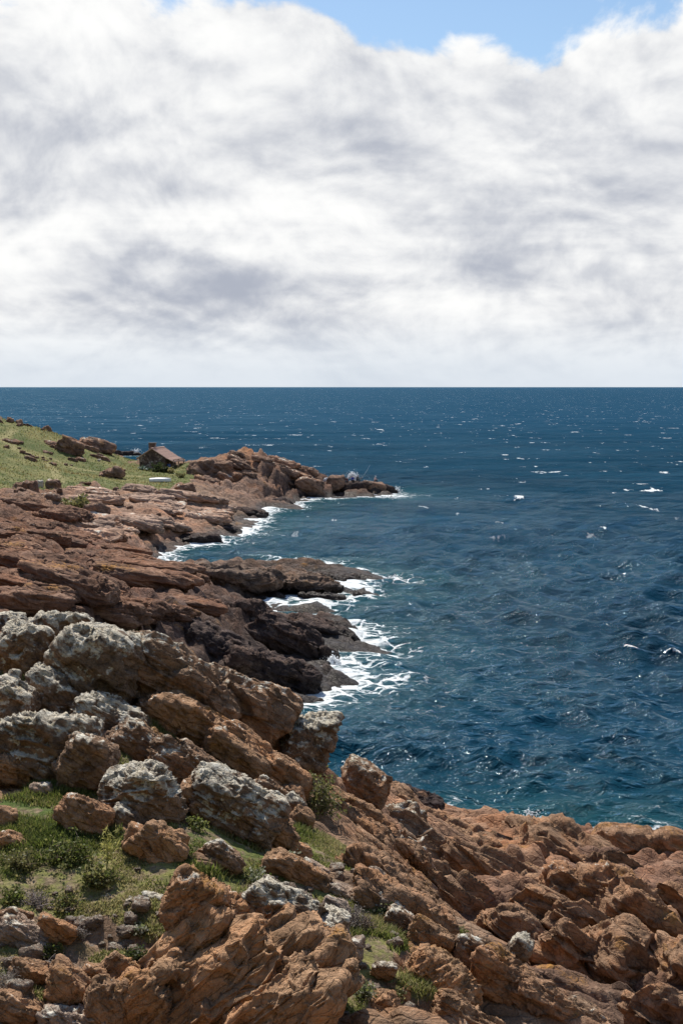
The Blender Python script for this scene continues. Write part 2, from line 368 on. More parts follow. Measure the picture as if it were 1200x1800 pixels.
def polar(cols, rows):
    a, r = np.meshgrid(cols, rows)
    return np.stack([r * np.sin(a), r * np.cos(a)], -1).reshape(-1, 2)
FR_NEAR, FR_MID, FR_FAR = frame(33, 10), frame(5, 0, 12), frame(20, 25)
PATHS = [[(24,757),(6,772),(4,778),(22,784),(26,790)],[(78,812),(96,828),(102,840),(108,850)],[(20,790),(60,800),(100,812),(140,826),(190,832),(260,838)]]
def path_mask(xy):
    m = np.full(len(xy), 9.0)
    for pl in PATHS:
        w = [hit(*c)[:2] for c in pl]
        for A, B in zip(w[:-1], w[1:]):
            ab = B - A; t = np.clip(((xy - A) @ ab) / (ab @ ab + 1e-9), 0, 1)
            m = np.minimum(m, np.hypot(*(xy - A - t[:, None] * ab).T))
    return 1 - sstep(m, 0.35, 1.1)
def terrain_height(xy):
    """relief with crags; returns displaced height, grass mask"""
    h = base_h(xy); N = len(xy)
    p = np.stack([xy[:, 0], xy[:, 1], h], 1)
    y = xy[:, 1]
    near = 1 - sstep(y, 58, 68); far = sstep(y, 140, 190); mid = 1 - np.maximum(near, far)
    nz = fbm(p * 0.9, 4, 3)
    g = np.maximum(grass_mask(xy, GN, p) * 1.0 + nz * 0.33 * near, grass_mask(xy, GF, p) + 0.45 * fbm(p * 0.22, 4, 9))
    gm = sstep(g, 0.06, 0.28)
    # how craggy the ground is: near slope of soil between outcrops is gentle, the rocks by the sea are rough
    soil = np.maximum(sstep(grass_mask(xy, GS, p) + 0.35 * nz, 0.0, 0.3) * 0.8, gm)
    amp = 1 - 0.80 * soil * (1 - 0.35 * (1 - gm) * near)
    d = np.zeros(N)
    k = near > 0.001
    d[k] += near[k] * ((0.75 + 0.2 * sstep(h[k], 7.0, 5.0)) * rock_field(p[k] * np.array([0.8, 1, 1]), FR_NEAR, 1.5, 11, 1.0, 0.30, 0.6, 2.6) + 0.3 * fbm(p[k] * 0.5, 3, 8))
    d[k] += (near * soil)[k] * 0.12 * fbm(p[k] * 2.5, 4, 15)
    k = mid > 0.001
    q = p * np.array([0.36, 1.0, 1.0]) + np.array([0.0, 0.22, 0.0]) * p[:, :1]      # ledges run out to sea
    d[k] += mid[k] * (0.75 * rock_field(q[k], FR_MID, 4.2, 21, 0.8, 0.24) + 0.45 * rock_field(q[k] * np.array([0.9, 1, 1]), FR_MID, 1.6, 23, 1.3, 0.22) + 1.2 * ridged(q[k] * 0.075, 3, 22, 0.5))
    u = (h + 0.05 * xy[:, 0] + 0.9 * fbm(p * np.array([0.05, 0.11, 0.0]), 3, 71) + 0.12 * fbm(p * np.array([0.5, 0.9, 0]), 3, 72)) / 0.95
    led = 0.95 * (np.floor(u) + sstep(u - np.floor(u), 0.0, 0.30) - u)
    d += mid * 0.75 * led * sstep(h, 0.4, 1.6) + far * 0.35 * led * sstep(h, 0.4, 1.6)
    k = far > 0.001
    qf = p * np.array([0.30, 1.0, 1.0]) + np.array([0.0, 0.15, 0.0]) * p[:, :1]
    hk = far * (0.55 + 0.55 * sstep(p[:, 0], -27, -17) * sstep(y, 205, 222))       # the headland is craggier than the terrace
    d[k] += hk[k] * (0.85 * rock_field(qf[k], FR_MID, 4.6, 31, 0.8, 0.22) + 1.0 * rock_field(qf[k] * np.array([1.2, 1, 1]), FR_MID, 1.8, 33, 1.6, 0.22) + 0.7 * ridged(qf[k] * 0.09, 3, 32))
    under = sstep(h, -2.5, 0.5)
    return h + d * amp * (0.35 + 0.65 * under), gm, soil
def build_terrain():
    cols = np.concatenate([np.linspace(-0.42, -0.255, 46)[:-1], np.linspace(-0.255, 0.255, 460), np.linspace(0.255, 0.42, 40)[1:]])
    rows = [7.0]
    while rows[-1] < 340:
        r = rows[-1]
        rows.append(r * (1.012 if r < 17 else 1.0030 if r < 52 else 1.0046 if r < 132 else 1.0036 if r < 262 else 1.015))
    rows = np.array(rows)
    xy = polar(cols, rows)
    h, gm, soil = terrain_height(xy)
    v = np.concatenate([xy, h[:, None]], 1)
    quads = grid_quads(len(rows), len(cols)); quads = quads[h[quads].max(1) > -1.1]          # the sea bed further down is never seen
    me = mesh_np('terrain', v, quads, MAT['terrain'], True,
                 {'grass': gm, 'soil': soil, 'path': path_mask(xy)}, {'tint': tint_of(xy)})
    o = link('terrain', me); tag(o, kind='structure'); o['label'] = 'rocky coast with grass slopes'
    print('terrain', len(v), len(cols), len(rows), round(time.time() - T0, 1))
    global TGM; TGM = gm
    return xy, h, (len(rows), len(cols)), cols, rows

# ------------------------------------------------------------------ materials
MAT = {}
def newmat(name):
    m = bpy.data.materials.new(name); m.use_nodes = True
    t = NT(m.node_tree); b = t('ShaderNodeBsdfPrincipled'); o = t('ShaderNodeOutputMaterial'); t.l.new(b.outputs[0], o.inputs[0])
    MAT[name] = m
    return t, b
def bump(t, b, hgt, strength, dist, prev=None):
    n = t('ShaderNodeBump'); n.inputs['Strength'].default_value = strength; n.inputs['Distance'].default_value = dist
    t.put(n.inputs['Height'], hgt)
    if prev is not None: t.put(n.inputs['Normal'], prev)
    t.put(b.inputs['Normal'], n.outputs[0]); return n.outputs[0]
def rock_nodes(t, b, base, lichen=0.0, orange=0.0, black=0.35, vec=None, scale=1.0, dip=33.0, lich_col=(0.69, 0.63, 0.51)):
    """colour and relief of weathered rock; base is a colour or socket"""
    geo = t('ShaderNodeNewGeometry')
    if vec is None: vec = t.vm('ADD', t('ShaderNodeTexCoord').outputs['Object'], t.comb(t.m('MULTIPLY', t('ShaderNodeObjectInfo').outputs['Random'], 91.0), 3.0, 5.0))
    vec = t.vm('SCALE', vec, scale=scale)
    nz = t.sep(geo.outputs['Normal'])[2]; pz = t.sep(geo.outputs['Position'])[2]
    a = t.noise(vec, 0.9, 5.0, 0.6); m_ = t.noise(vec, 3.6, 5.0, 0.62); f = t.noise(vec, 21.0, 4.0, 0.68)
    # joints: blocks cut along the bedding
    mp = t('ShaderNodeMapping', vector_type='TEXTURE'); t.put(mp.inputs['Vector'], t.vm('ADD', vec, t.vm('SCALE', t.noise(vec, 1.6, 2.0, color=True), scale=0.16)))
    mp.inputs['Rotation'].default_value = (0.25, R(dip), 0.3); mp.inputs['Scale'].default_value = (1.9, 1.2, 0.62)
    wv = mp.outputs[0]
    v1 = t('ShaderNodeTexVoronoi', distance='CHEBYCHEV', i_Scale=4.2); t.put(v1.inputs['Vector'], wv)
    v2 = t('ShaderNodeTexVoronoi', distance='CHEBYCHEV', i_Scale=12.5); t.put(v2.inputs['Vector'], wv)
    cellv = t.sep(v1.outputs['Color'])[0]; cell2 = t.sep(v2.outputs['Color'])[1]
    val = t.m('ADD', t.m('MULTIPLY', a, 0.5), t.m('ADD', t.m('MULTIPLY', m_, 0.55), t.m('MULTIPLY', f, 0.5)))   # around 0.77
    val = t.m('ADD', t.lin(val, 0.52, 1.02, 0.42, 1.55), t.m('MULTIPLY', t.m('SUBTRACT', cellv, 0.5), 0.35))
    col = t.mix(1.0, base, t.comb(val, val, val), 'MULTIPLY')
    col = t.mix(t.sm(a, 0.46, 0.62, 0, 0.6), col, t.mix(1.0, col, (1.16, 0.93, 0.74), 'MULTIPLY'))
    # pale crusts on broken faces
    pale = t.sm(t.m('ADD', t.m('ADD', t.m('MULTIPLY', f, 0.55), t.m('MULTIPLY', m_, 0.5)), t.m('MULTIPLY', cellv, 0.12)), 0.60, 0.72)
    col = t.mix(t.m('MULTIPLY', pale, 0.45), col, t.mix(0.45, base, (0.56, 0.41, 0.29)))
    bk = t.noise(vec, 2.3, 6.0, 0.7)
    if black:
        col = t.mix(t.m('MULTIPLY', t.sm(bk, 0.55, 0.66), black), col, (0.035, 0.027, 0.025))
    if lichen:
        gz = t.sep(t('ShaderNodeTexCoord').outputs['Generated'])[2]
        lm = t.m('ADD', t.m('ADD', t.m('ADD', t.m('MULTIPLY', nz, 0.16), t.m('MULTIPLY', gz, 0.38)), t.m('MULTIPLY', m_, 0.85)), t.m('ADD', t.m('MULTIPLY', a, 0.5), t.m('MULTIPLY', f, 0.30)))
        lm = t.sm(lm, 1.43 - 0.32 * lichen, 1.54 - 0.32 * lichen)
        lc = t.mix(t.sm(t.m('ADD', t.m('MULTIPLY', f, 0.7), t.m('MULTIPLY', bk, 0.5)), 0.56, 0.74), lich_col, (0.27, 0.24, 0.20))
        lc = t.mix(t.sm(t.m('ADD', m_, t.m('MULTIPLY', f, 0.4)), 0.72, 0.86), lc, (0.78, 0.75, 0.66))
        lc = t.mix(t.sm(t.noise(vec, 2.7, 3.0, 0.6), 0.60, 0.70, 0, 0.5), lc, (0.46, 0.36, 0.17))
        lc = t.mix(t.sm(cell2, 0.80, 0.9, 0, 0.7), lc, (0.12, 0.10, 0.085))
        col = t.mix(t.m('MULTIPLY', lm, 0.88), col, lc)
    if orange:
        om = t.m('MULTIPLY', t.sm(t.noise(vec, 1.1, 3.0, 0.5), 0.66 - 0.14 * orange, 0.76 - 0.12 * orange), t.sm(t.m('ADD', f, t.m('MULTIPLY', m_, 0.6)), 0.70, 0.92))
        om = t.m('MULTIPLY', om, t.sm(nz, -0.1, 0.5))
        col = t.mix(t.m('MULTIPLY', om, 0.85), col, (0.40, 0.20, 0.05))
    # splash zone: wet, dark with algae
    wz = t.m('ADD', pz, t.m('MULTIPLY', t.m('SUBTRACT', a, 0.5), -2.2))
    wet = t.sm(wz, 0.35, 1.25, 1.0, 0.0)
    col = t.mix(t.m('MULTIPLY', wet, 0.85), col, (0.022, 0.018, 0.018))
    t.put(b.inputs['Roughness'], t.lin(wet, 0, 1, 0.95, 0.5)); b.inputs['Specular IOR Level'].default_value = 0.2
    hgt = t.m('ADD', t.m('MULTIPLY', m_, 0.8), t.m('MULTIPLY', f, 0.34))
    e1 = t.vor(wv, 4.2, 'DISTANCE_TO_EDGE')
    hgt = t.m('ADD', hgt, t.m('ADD', t.m('MULTIPLY', cellv, 0.30), t.m('MULTIPLY', cell2, 0.15)))
    hgt = t.m('SUBTRACT', hgt, t.m('ADD', t.m('MULTIPLY', v1.outputs['Distance'], 0.22), t.sm(e1, 0.0, 0.06, 0.20, 0.0)))
    return col, hgt, wet

def rock_mat(name, base, lichen, orange, black=0.35, scale=1.0, dip=33.0):
    t, b = newmat(name)
    col, hgt, wet = rock_nodes(t, b, base, lichen, orange, black, None, scale, dip)
    t.put(b.inputs['Base Color'], col); bump(t, b, hgt, 0.95, 0.15 / scale)
rock_mat('grey_rock', (0.26, 0.18, 0.125), 1.0, 0.15)
rock_mat('halfgrey_rock', (0.29, 0.185, 0.12), 0.5, 0.35)
rock_mat('brown_rock', (0.385, 0.23, 0.135), 0.10, 0.55)
rock_mat('bedded_rock', (0.42, 0.252, 0.145), 0.0, 0.55, 0.35, 1.0, -42.0)
rock_mat('bedded_rust_rock', (0.40, 0.225, 0.125), 0.34, 0.95, 0.35, 1.0, -42.0)
rock_mat('pale_rock', (0.40, 0.30, 0.235), 0.45, 0.1, 0.2)
rock_mat('rust_rock', (0.36, 0.21, 0.125), 0.05, 0.95)
rock_mat('sea_rock', (0.345, 0.208, 0.127), 0.0, 0.35, 0.45)
rock_mat('red_rock', (0.20, 0.112, 0.076), 0.0, 0.3, 0.45, 0.6, 8.0)
rock_mat('pink_rock', (0.40, 0.275, 0.21), 0.12, 0.0, 0.3, 0.5, 8.0)
rock_mat('ledge_rock', (0.19, 0.135, 0.105), 0.0, 0.1, 0.4, 0.5)
rock_mat('dark_rock', (0.085, 0.06, 0.055), 0.0, 0.0, 0.3, 0.5)
rock_mat('far_rock', (0.29, 0.185, 0.135), 0.15, 0.3, 0.4, 0.35)
rock_mat('white_rock', (0.62, 0.58, 0.52), 0.9, 0.0, 0.0, 0.6)

def terrain_mat():
    t, b = newmat('terrain')
    vec = t('ShaderNodeTexCoord').outputs['Object']
    geo = t('ShaderNodeNewGeometry'); py = t.sep(geo.outputs['Position'])[1]
    # coarser pattern with distance from the near slope: weathering seen on larger faces of the far ledges
    col, hgt, wet = rock_nodes(t, b, t.mix(1.0, t.attr('tint', 0), (1.2, 1.12, 1.02), 'MULTIPLY'), 0.10, 0.30, 0.4, vec, 0.55)
    g = t.attr('grass'); so = t.attr('soil')
    n = t.noise(vec, 1.3, 6.0, 0.6); n2 = t.noise(vec, 9.0, 6.0, 0.65); n3 = t.noise(vec, 0.16, 5.0, 0.65)
    soil = t.mix(t.sm(n2, 0.35, 0.7), (0.14, 0.095, 0.065), (0.34, 0.25, 0.185))
    soil = t.mix(t.sm(n, 0.5, 0.62, 0, 0.7), soil, (0.12, 0.12, 0.05))
    col = t.mix(t.m('MULTIPLY', so, t.sm(py, 45, 60, 0.85, 0.25)), col, soil)
    gr = t.mix(t.sm(t.m('ADD', t.m('MULTIPLY', n, 0.35), t.m('MULTIPLY', n3, 0.75)), 0.44, 0.66), (0.062, 0.095, 0.020), (0.175, 0.172, 0.058))
    gr = t.mix(t.sm(n2, 0.4, 0.68), gr, t.mix(1.0, gr, (1.5, 1.4, 1.4), 'MULTIPLY'))
    gr = t.mix(t.m('MULTIPLY', t.attr('path'), 0.8), gr, (0.30, 0.27, 0.12))
    gr = t.mix(t.m('MULTIPLY', t.sm(t.noise(vec, 3.3, 5.0, 0.65), 0.44, 0.60), t.sm(py, 45, 60, 0.9, 0.35)), gr, t.mix(t.sm(n2, 0.35, 0.65), (0.12, 0.085, 0.055), (0.30, 0.22, 0.15)))
    gm = t.sm(t.m('ADD', g, t.m('MULTIPLY', t.m('SUBTRACT', n2, 0.5), 0.9)), 0.35, 0.65)
    col = t.mix(gm, col, gr)
    t.put(b.inputs['Base Color'], col)
    bump(t, b, t.m('ADD', t.m('MULTIPLY', hgt, t.m('MULTIPLY', t.sm(py, 50, 180, 1.0, 2.4), t.m('SUBTRACT', 1.0, t.m('MULTIPLY', so, 0.8)))), t.m('MULTIPLY', n2, 0.25)), 0.9, 0.22)
terrain_mat()

def sea_mat():
    t, b = newmat('sea')
    geo = t('ShaderNodeNewGeometry'); pos = geo.outputs['Position']
    x, y, z = t.sep(pos)
    foam = t.attr('foam'); sh = t.attr('shallow')
    p2 = t.comb(x, y, 0.0)
    st = t.comb(t.m('MULTIPLY', x, 0.45), y, 0.0)
    dist = t.vm('LENGTH', p2)
    n1 = t.noise(st, 0.35, 7.0, 0.62); n2 = t.noise(st, 2.2, 6.0, 0.65); big = t.noise(st, 0.02, 4.0, 0.55)
    deep = t.mix(t.sm(big, 0.35, 0.65), (0.0032, 0.027, 0.052), (0.0055, 0.042, 0.078))
    deep = t.mix(t.sm(dist, 100, 900), deep, (0.0055, 0.044, 0.090))
    col = t.mix(t.m('MULTIPLY', sh, 0.8), deep, (0.014, 0.070, 0.072))
    # surf and drifting foam lace
    lace = t.vor(t.vm('ADD', p2, t.vm('SCALE', t.noise(p2, 0.9, 4.0, color=True), scale=1.6)), 0.85, 'DISTANCE_TO_EDGE')
    fm = t.m('ADD', foam, t.m('MULTIPLY', t.m('SUBTRACT', t.noise(st, 1.1, 7.0, 0.72), 0.5), 1.6))
    fm = t.m('ADD', fm, t.sm(lace, 0.0, 0.15, 0.24, -0.14))
    fmask = t.sm(fm, 0.42, 0.82)
    # white horses far out, too small for the mesh
    wc = t.noise(t.comb(t.m('MULTIPLY', x, 0.10), t.m('MULTIPLY', y, 0.055), 3.0), 1.0, 3.0, 0.6)
    wc2 = t.noise(t.comb(t.m('MULTIPLY', x, 0.45), t.m('MULTIPLY', y, 0.16), 9.0), 1.0, 4.0, 0.65)
    cap = t.m('MULTIPLY', t.sm(t.m('ADD', t.m('MULTIPLY', wc, 0.75), t.m('MULTIPLY', wc2, 0.75)), 0.912, 0.962), t.sm(dist, 130, 260))
    fmask = t.m('MAXIMUM', fmask, cap)
    # ripples
    w1 = t.noise(t.comb(t.m('MULTIPLY', x, 0.55), y, 0.0), 1.3, 3.0, 0.6, 0.4)
    w2 = t.noise(t.comb(t.m('MULTIPLY', x, 0.6), y, 4.0), 4.6, 3.0, 0.6, 0.4)
    w3 = t.noise(t.comb(t.m('MULTIPLY', x, 0.5), y, 8.0), 0.24, 3.0, 0.55, 0.3)
    nb = bump(t, b, t.m('ADD', w1, t.m('MULTIPLY', w2, 0.28)), 1.0, 0.42)
    nb = bump(t, b, t.m('MULTIPLY', w3, t.sm(dist, 90, 350, 0.0, 3.2)), 1.0, 1.0, nb)
    # water body seen through the surface, and the sky mirrored in it; far out the fronts of the waves hide the flat mirrors between
    dif = t('ShaderNodeBsdfDiffuse'); t.put(dif.inputs[0], t.mix(fmask, col, (0.80, 0.83, 0.84)))
    t.put(dif.inputs['Normal'], nb)
    gl = t('ShaderNodeBsdfGlossy'); t.put(gl.inputs[0], t.mix(t.sm(dist, 80, 600), (0.72, 0.90, 1.0), (0.50, 0.80, 1.0))); t.put(gl.inputs['Normal'], nb)
    t.put(gl.inputs['Roughness'], t.sm(dist, 60, 900, 0.07, 0.22))
    fr = t('ShaderNodeFresnel'); fr.inputs[0].default_value = 1.33; t.put(fr.inputs['Normal'], nb)
    fac = t.m('MULTIPLY', t.m('POWER', fr.outputs[0], 1.15), t.sm(dist, 50, 320, 0.50, 0.17))
    gust = t.lin(t.noise(t.comb(t.m('MULTIPLY', x, 0.35), y, 2.0), 0.035, 9.0, 0.78), 0.36, 0.64, 0.35, 1.75)     # wind streaks and wave groups
    fac = t.m('MULTIPLY', fac, t.m('ADD', t.m('MULTIPLY', t.m('SUBTRACT', gust, 1.0), t.sm(dist, 60, 250, 0.35, 1.0)), 1.0))
    fac = t.m('MULTIPLY', fac, t.m('SUBTRACT', 1.0, fmask))
    mx = t('ShaderNodeMixShader'); t.put(mx.inputs[0], fac); t.l.new(dif.outputs[0], mx.inputs[1]); t.l.new(gl.outputs[0], mx.inputs[2])
    o = [n for n in t.n if n.type == 'OUTPUT_MATERIAL'][0]; t.l.new(mx.outputs[0], o.inputs[0]); t.n.remove(b)
sea_mat()

def flat_mat(name, c, rough=0.7, var=0.25, scale=6.0, metal=0.0, bmp=0.0):
    t, b = newmat(name)
    v = t('ShaderNodeTexCoord').outputs['Object']
    n = t.noise(v, scale, 6.0, 0.65)
    k = t.lin(n, 0.25, 0.75, 1 - var, 1 + var)
    t.put(b.inputs['Base Color'], t.mix(1.0, c, t.comb(k, k, k), 'MULTIPLY'))
    b.inputs['Roughness'].default_value = rough; b.inputs['Metallic'].default_value = metal
    if bmp: bump(t, b, n, 0.8, bmp)
def leaf_mat(name, hue=(1, 1, 1), rough=0.55, trans=True):
    t, b = newmat(name)
    c = t.mix(1.0, t.attr('col', 0), hue, 'MULTIPLY')
    t.put(b.inputs['Base Color'], c); b.inputs['Roughness'].default_value = rough; b.inputs['Specular IOR Level'].default_value = 0.3
    if trans:
        tr = t('ShaderNodeBsdfTranslucent'); t.put(tr.inputs[0], c)
        mx = t('ShaderNodeMixShader'); mx.inputs[0].default_value = 0.5
        o = [n for n in t.n if n.type == 'OUTPUT_MATERIAL'][0]
        t.l.new(b.outputs[0], mx.inputs[1]); t.l.new(tr.outputs[0], mx.inputs[2]); t.l.new(mx.outputs[0], o.inputs[0])
flat_mat('hill_grass', (0.13, 0.125, 0.05), 0.95, 0.35, 0.4)
leaf_mat('grass'); leaf_mat('leaf'); leaf_mat('twig', rough=0.9, trans=False)

# ------------------------------------------------------------------ build the land, then the rocks
TXY, TH, TSHAPE, TCOLS, TROWS = build_terrain()
def build_blocking_hill():
    """unseen hillside behind the camera, added to block the bright low sky there"""
    xs = np.linspace(-170, 120, 120); ys = np.concatenate([np.linspace(6.6, -10, 26), np.linspace(-11, -170, 60)])
    X, Y = np.meshgrid(xs, ys); P = np.stack([X.ravel(), Y.ravel(), 0 * X.ravel()], 1)
    x, y = P[:, 0], P[:, 1]
    rise = np.where(y > 0, 16.2 - 0.95 * np.maximum(y, 0), 16.2 - 0.62 * y)  # added slope, steep enough to cut fill light from low clouds behind
    side = 1 - 0.85 * sstep(x, 8, 75) * sstep(y, -120, 20)
    h = rise * side - 1.0 * sstep(np.abs(x), 6, 40) * (y > 0) + (1.8 * fbm(P * 0.05, 4, 61) + 0.25 * fbm(P * 0.5, 3, 62)) * sstep(-y, -2, 12)
    h = np.minimum(h, 75)
    me = mesh_np('hill', np.stack([x, y, h], 1), grid_quads(len(ys), len(xs))[:, ::-1], MAT['hill_grass'])
    o = link('hill', me); tag(o, kind='structure'); o['label'] = 'unseen grassy hillside added behind the camera to block the low sky'
build_blocking_hill()
def ground_z(x, y):
    """height of the finished terrain under a point (bilinear on its own grid)"""
    a, r = math.atan2(x, y), math.hypot(x, y)
    i = np.clip(np.searchsorted(TROWS, r) - 1, 0, TSHAPE[0] - 2); j = np.clip(np.searchsorted(TCOLS, a) - 1, 0, TSHAPE[1] - 2)
    H = TH.reshape(TSHAPE)
    u = np.clip((r - TROWS[i]) / (TROWS[i + 1] - TROWS[i]), 0, 1); v = np.clip((a - TCOLS[j]) / (TCOLS[j + 1] - TCOLS[j]), 0, 1)
    return float((H[i, j] * (1 - v) + H[i, j + 1] * v) * (1 - u) + (H[i + 1, j] * (1 - v) + H[i + 1, j + 1] * v) * u)

def ground_zs(x, y):
    a, r = np.arctan2(x, y), np.hypot(x, y)
    i = np.clip(np.searchsorted(TROWS, r) - 1, 0, TSHAPE[0] - 1); j = np.clip(np.searchsorted(TCOLS, a) - 1, 0, TSHAPE[1] - 1)
    return TH.reshape(TSHAPE)[i, j]
def drop_buried(V, Q, at_, slack):
    """leave out the faces of a rock that lie inside the ground"""
    buried = V[:, 2] + at_[2] < np.minimum(ground_zs(V[:, 0] + at_[0], V[:, 1] + at_[1]), 1e9) - slack
    buried |= V[:, 2] + at_[2] < -1.2
    Q = Q[~buried[Q].all(1)]
    used = np.unique(Q); m = np.zeros(len(V), int); m[used] = np.arange(len(used))
    return V[used], m[Q]
_cube = {}
def cube_sphere(n):
    if n in _cube: return _cube[n]
    g = np.tan(np.linspace(-1, 1, n + 1) * math.pi / 4)
    vs, ids, key = [], {}, lambda p: tuple(np.round(p, 5))
    A, B = np.meshgrid(g, g, indexing='ij'); one = np.ones_like(A)
    faces = [np.stack(s, -1).reshape(-1, 3) for s in ((one, A, B), (-one, B, A), (B, one, A), (A, -one, B), (A, B, one), (B, A, -one))]
    P = np.concatenate(faces); kk = np.round(P * 1e4).astype(np.int64)
    code = (kk[:, 0] + 20000) * 10 ** 10 + (kk[:, 1] + 20000) * 10 ** 5 + (kk[:, 2] + 20000)
    _, first, inv = np.unique(code, return_index=True, return_inverse=True)
    V = P[first]; V = V / np.linalg.norm(V, axis=1, keepdims=True)
    q = grid_quads(n + 1, n + 1); Q = np.concatenate([inv[q + k * (n + 1) ** 2] for k in range(6)])
    _cube[n] = (V, Q); return _cube[n]
def normals(V, Q):
    fn = np.cross(V[Q[:, 2]] - V[Q[:, 0]], V[Q[:, 3]] - V[Q[:, 1]])
    N = np.zeros_like(V)
    for k in range(4):
        for c in range(3): N[:, c] += np.bincount(Q[:, k], fn[:, c], len(V))
    return N / (np.linalg.norm(N, axis=1, keepdims=True) + 1e-12)
def rock_verts(n, half, seed, roll=0.0, yaw=0.0, pitch=0.0, dip=33.0, block=None, sharp=13, rough=1.0, planes=11, taper=0.0, thin=0.55, along=1.6):
    """a weathered, jointed boulder: facetted body, then cracks and breaks along its bedding"""
    rg = np.random.RandomState(seed)
    D, Q = cube_sphere(n)
    nm = np.concatenate([np.eye(3), -np.eye(3)]) + rg.uniform(-0.28, 0.28, (6, 3))
    ex = rg.normal(size=(planes, 3)); ex[:, 2] *= 0.8
    nm = np.concatenate([nm, ex]); nm /= np.linalg.norm(nm, axis=1, keepdims=True)
    hh = np.concatenate([rg.uniform(0.82, 1.0, 6), rg.uniform(0.86, 1.16, planes)])
    r = ((np.maximum(D @ nm.T, 0) / hh) ** sharp).sum(1) ** (-1.0 / sharp)
    V = D * r[:, None]
    V = V / np.array([np.abs(V[:, 0]).max(), np.abs(V[:, 1]).max(), np.abs(V[:, 2]).max()])
    if taper: V[:, :2] *= (1 - taper * (V[:, 2:3] * 0.5 + 0.5))
    V = V * np.array(half)
    def rot(ax, d):
        c, s = math.cos(R(d)), math.sin(R(d))
        return np.array({'x': [[1, 0, 0], [0, c, -s], [0, s, c]], 'y': [[c, 0, s], [0, 1, 0], [-s, 0, c]], 'z': [[c, -s, 0], [s, c, 0], [0, 0, 1]]}[ax])
    V = V @ (rot('y', roll) @ rot('x', pitch) @ rot('z', yaw)).T
    Nn = normals(V, Q)
    b = block or 0.55 * (half[0] * half[1] * half[2]) ** (1 / 3)
    off = rg.uniform(-50, 50, 3)
    d = rock_field(V + off, frame(dip + rg.uniform(-8, 8), rg.uniform(-25, 25), rg.uniform(-15, 15)), b, seed % 1000, 1.0, 0.12, thin, along)
    d += 0.09 * b * fbm((V + off) * (1.1 / b), 3, seed % 1000 + 3)
    return V + Nn * (d * rough)[:, None], Q
FOOT = []   # rocks that stand in the sea (x, y, radius) - the surf breaks on them
def rock(px, py, w, h, label, mat='grey_rock', name='boulder', Y=None, roll=0.0, yaw=0.0, pitch=0.0, dip=33.0, depth=0.85, seed=None,
         block=None, sharp=13, rough=1.0, sink=0.75, res=1.0, group=None, taper=0.0, cat='boulder', nmax=66, thin=0.55, along=1.6):
    """px, py = centre and w, h = size in the photo; the rock is set where its foot meets the ground"""
    seed = seed if seed is not None else int(px * 7 + py * 13 + w)
    if Y is None:
        g = hit(px, py + h * 0.5 * sink); Y = g[1] + 0.35 * w * g[1] / F * depth
    c = at(px, py, Y); k = Y / F
    half = (w * 0.5 * k, max(w * 0.7, h) * 0.5 * k * depth, h * 0.5 * k)
    n = int(np.clip(max(w, h) * 0.569 / 2.3 * res, 9, nmax))
    V, Q = rock_verts(n, half, seed, roll, yaw, pitch, dip, block, sharp, rough, taper=taper, thin=thin, along=along)
    V, Q = drop_buried(V, Q, c, 0.006 * Y)
    zb = V[:, 2].min(); base = np.array([c[0], c[1], c[2] + zb])
    me = mesh_np(name, V - np.array([0, 0, zb]), Q, MAT[mat])
    o = link(name, me, None, tuple(base)); tag(o, label, cat, group)
    if base[2] < 0.3: FOOT.append((c[0], c[1], max(half[0], half[1]) * 0.9))
    return o

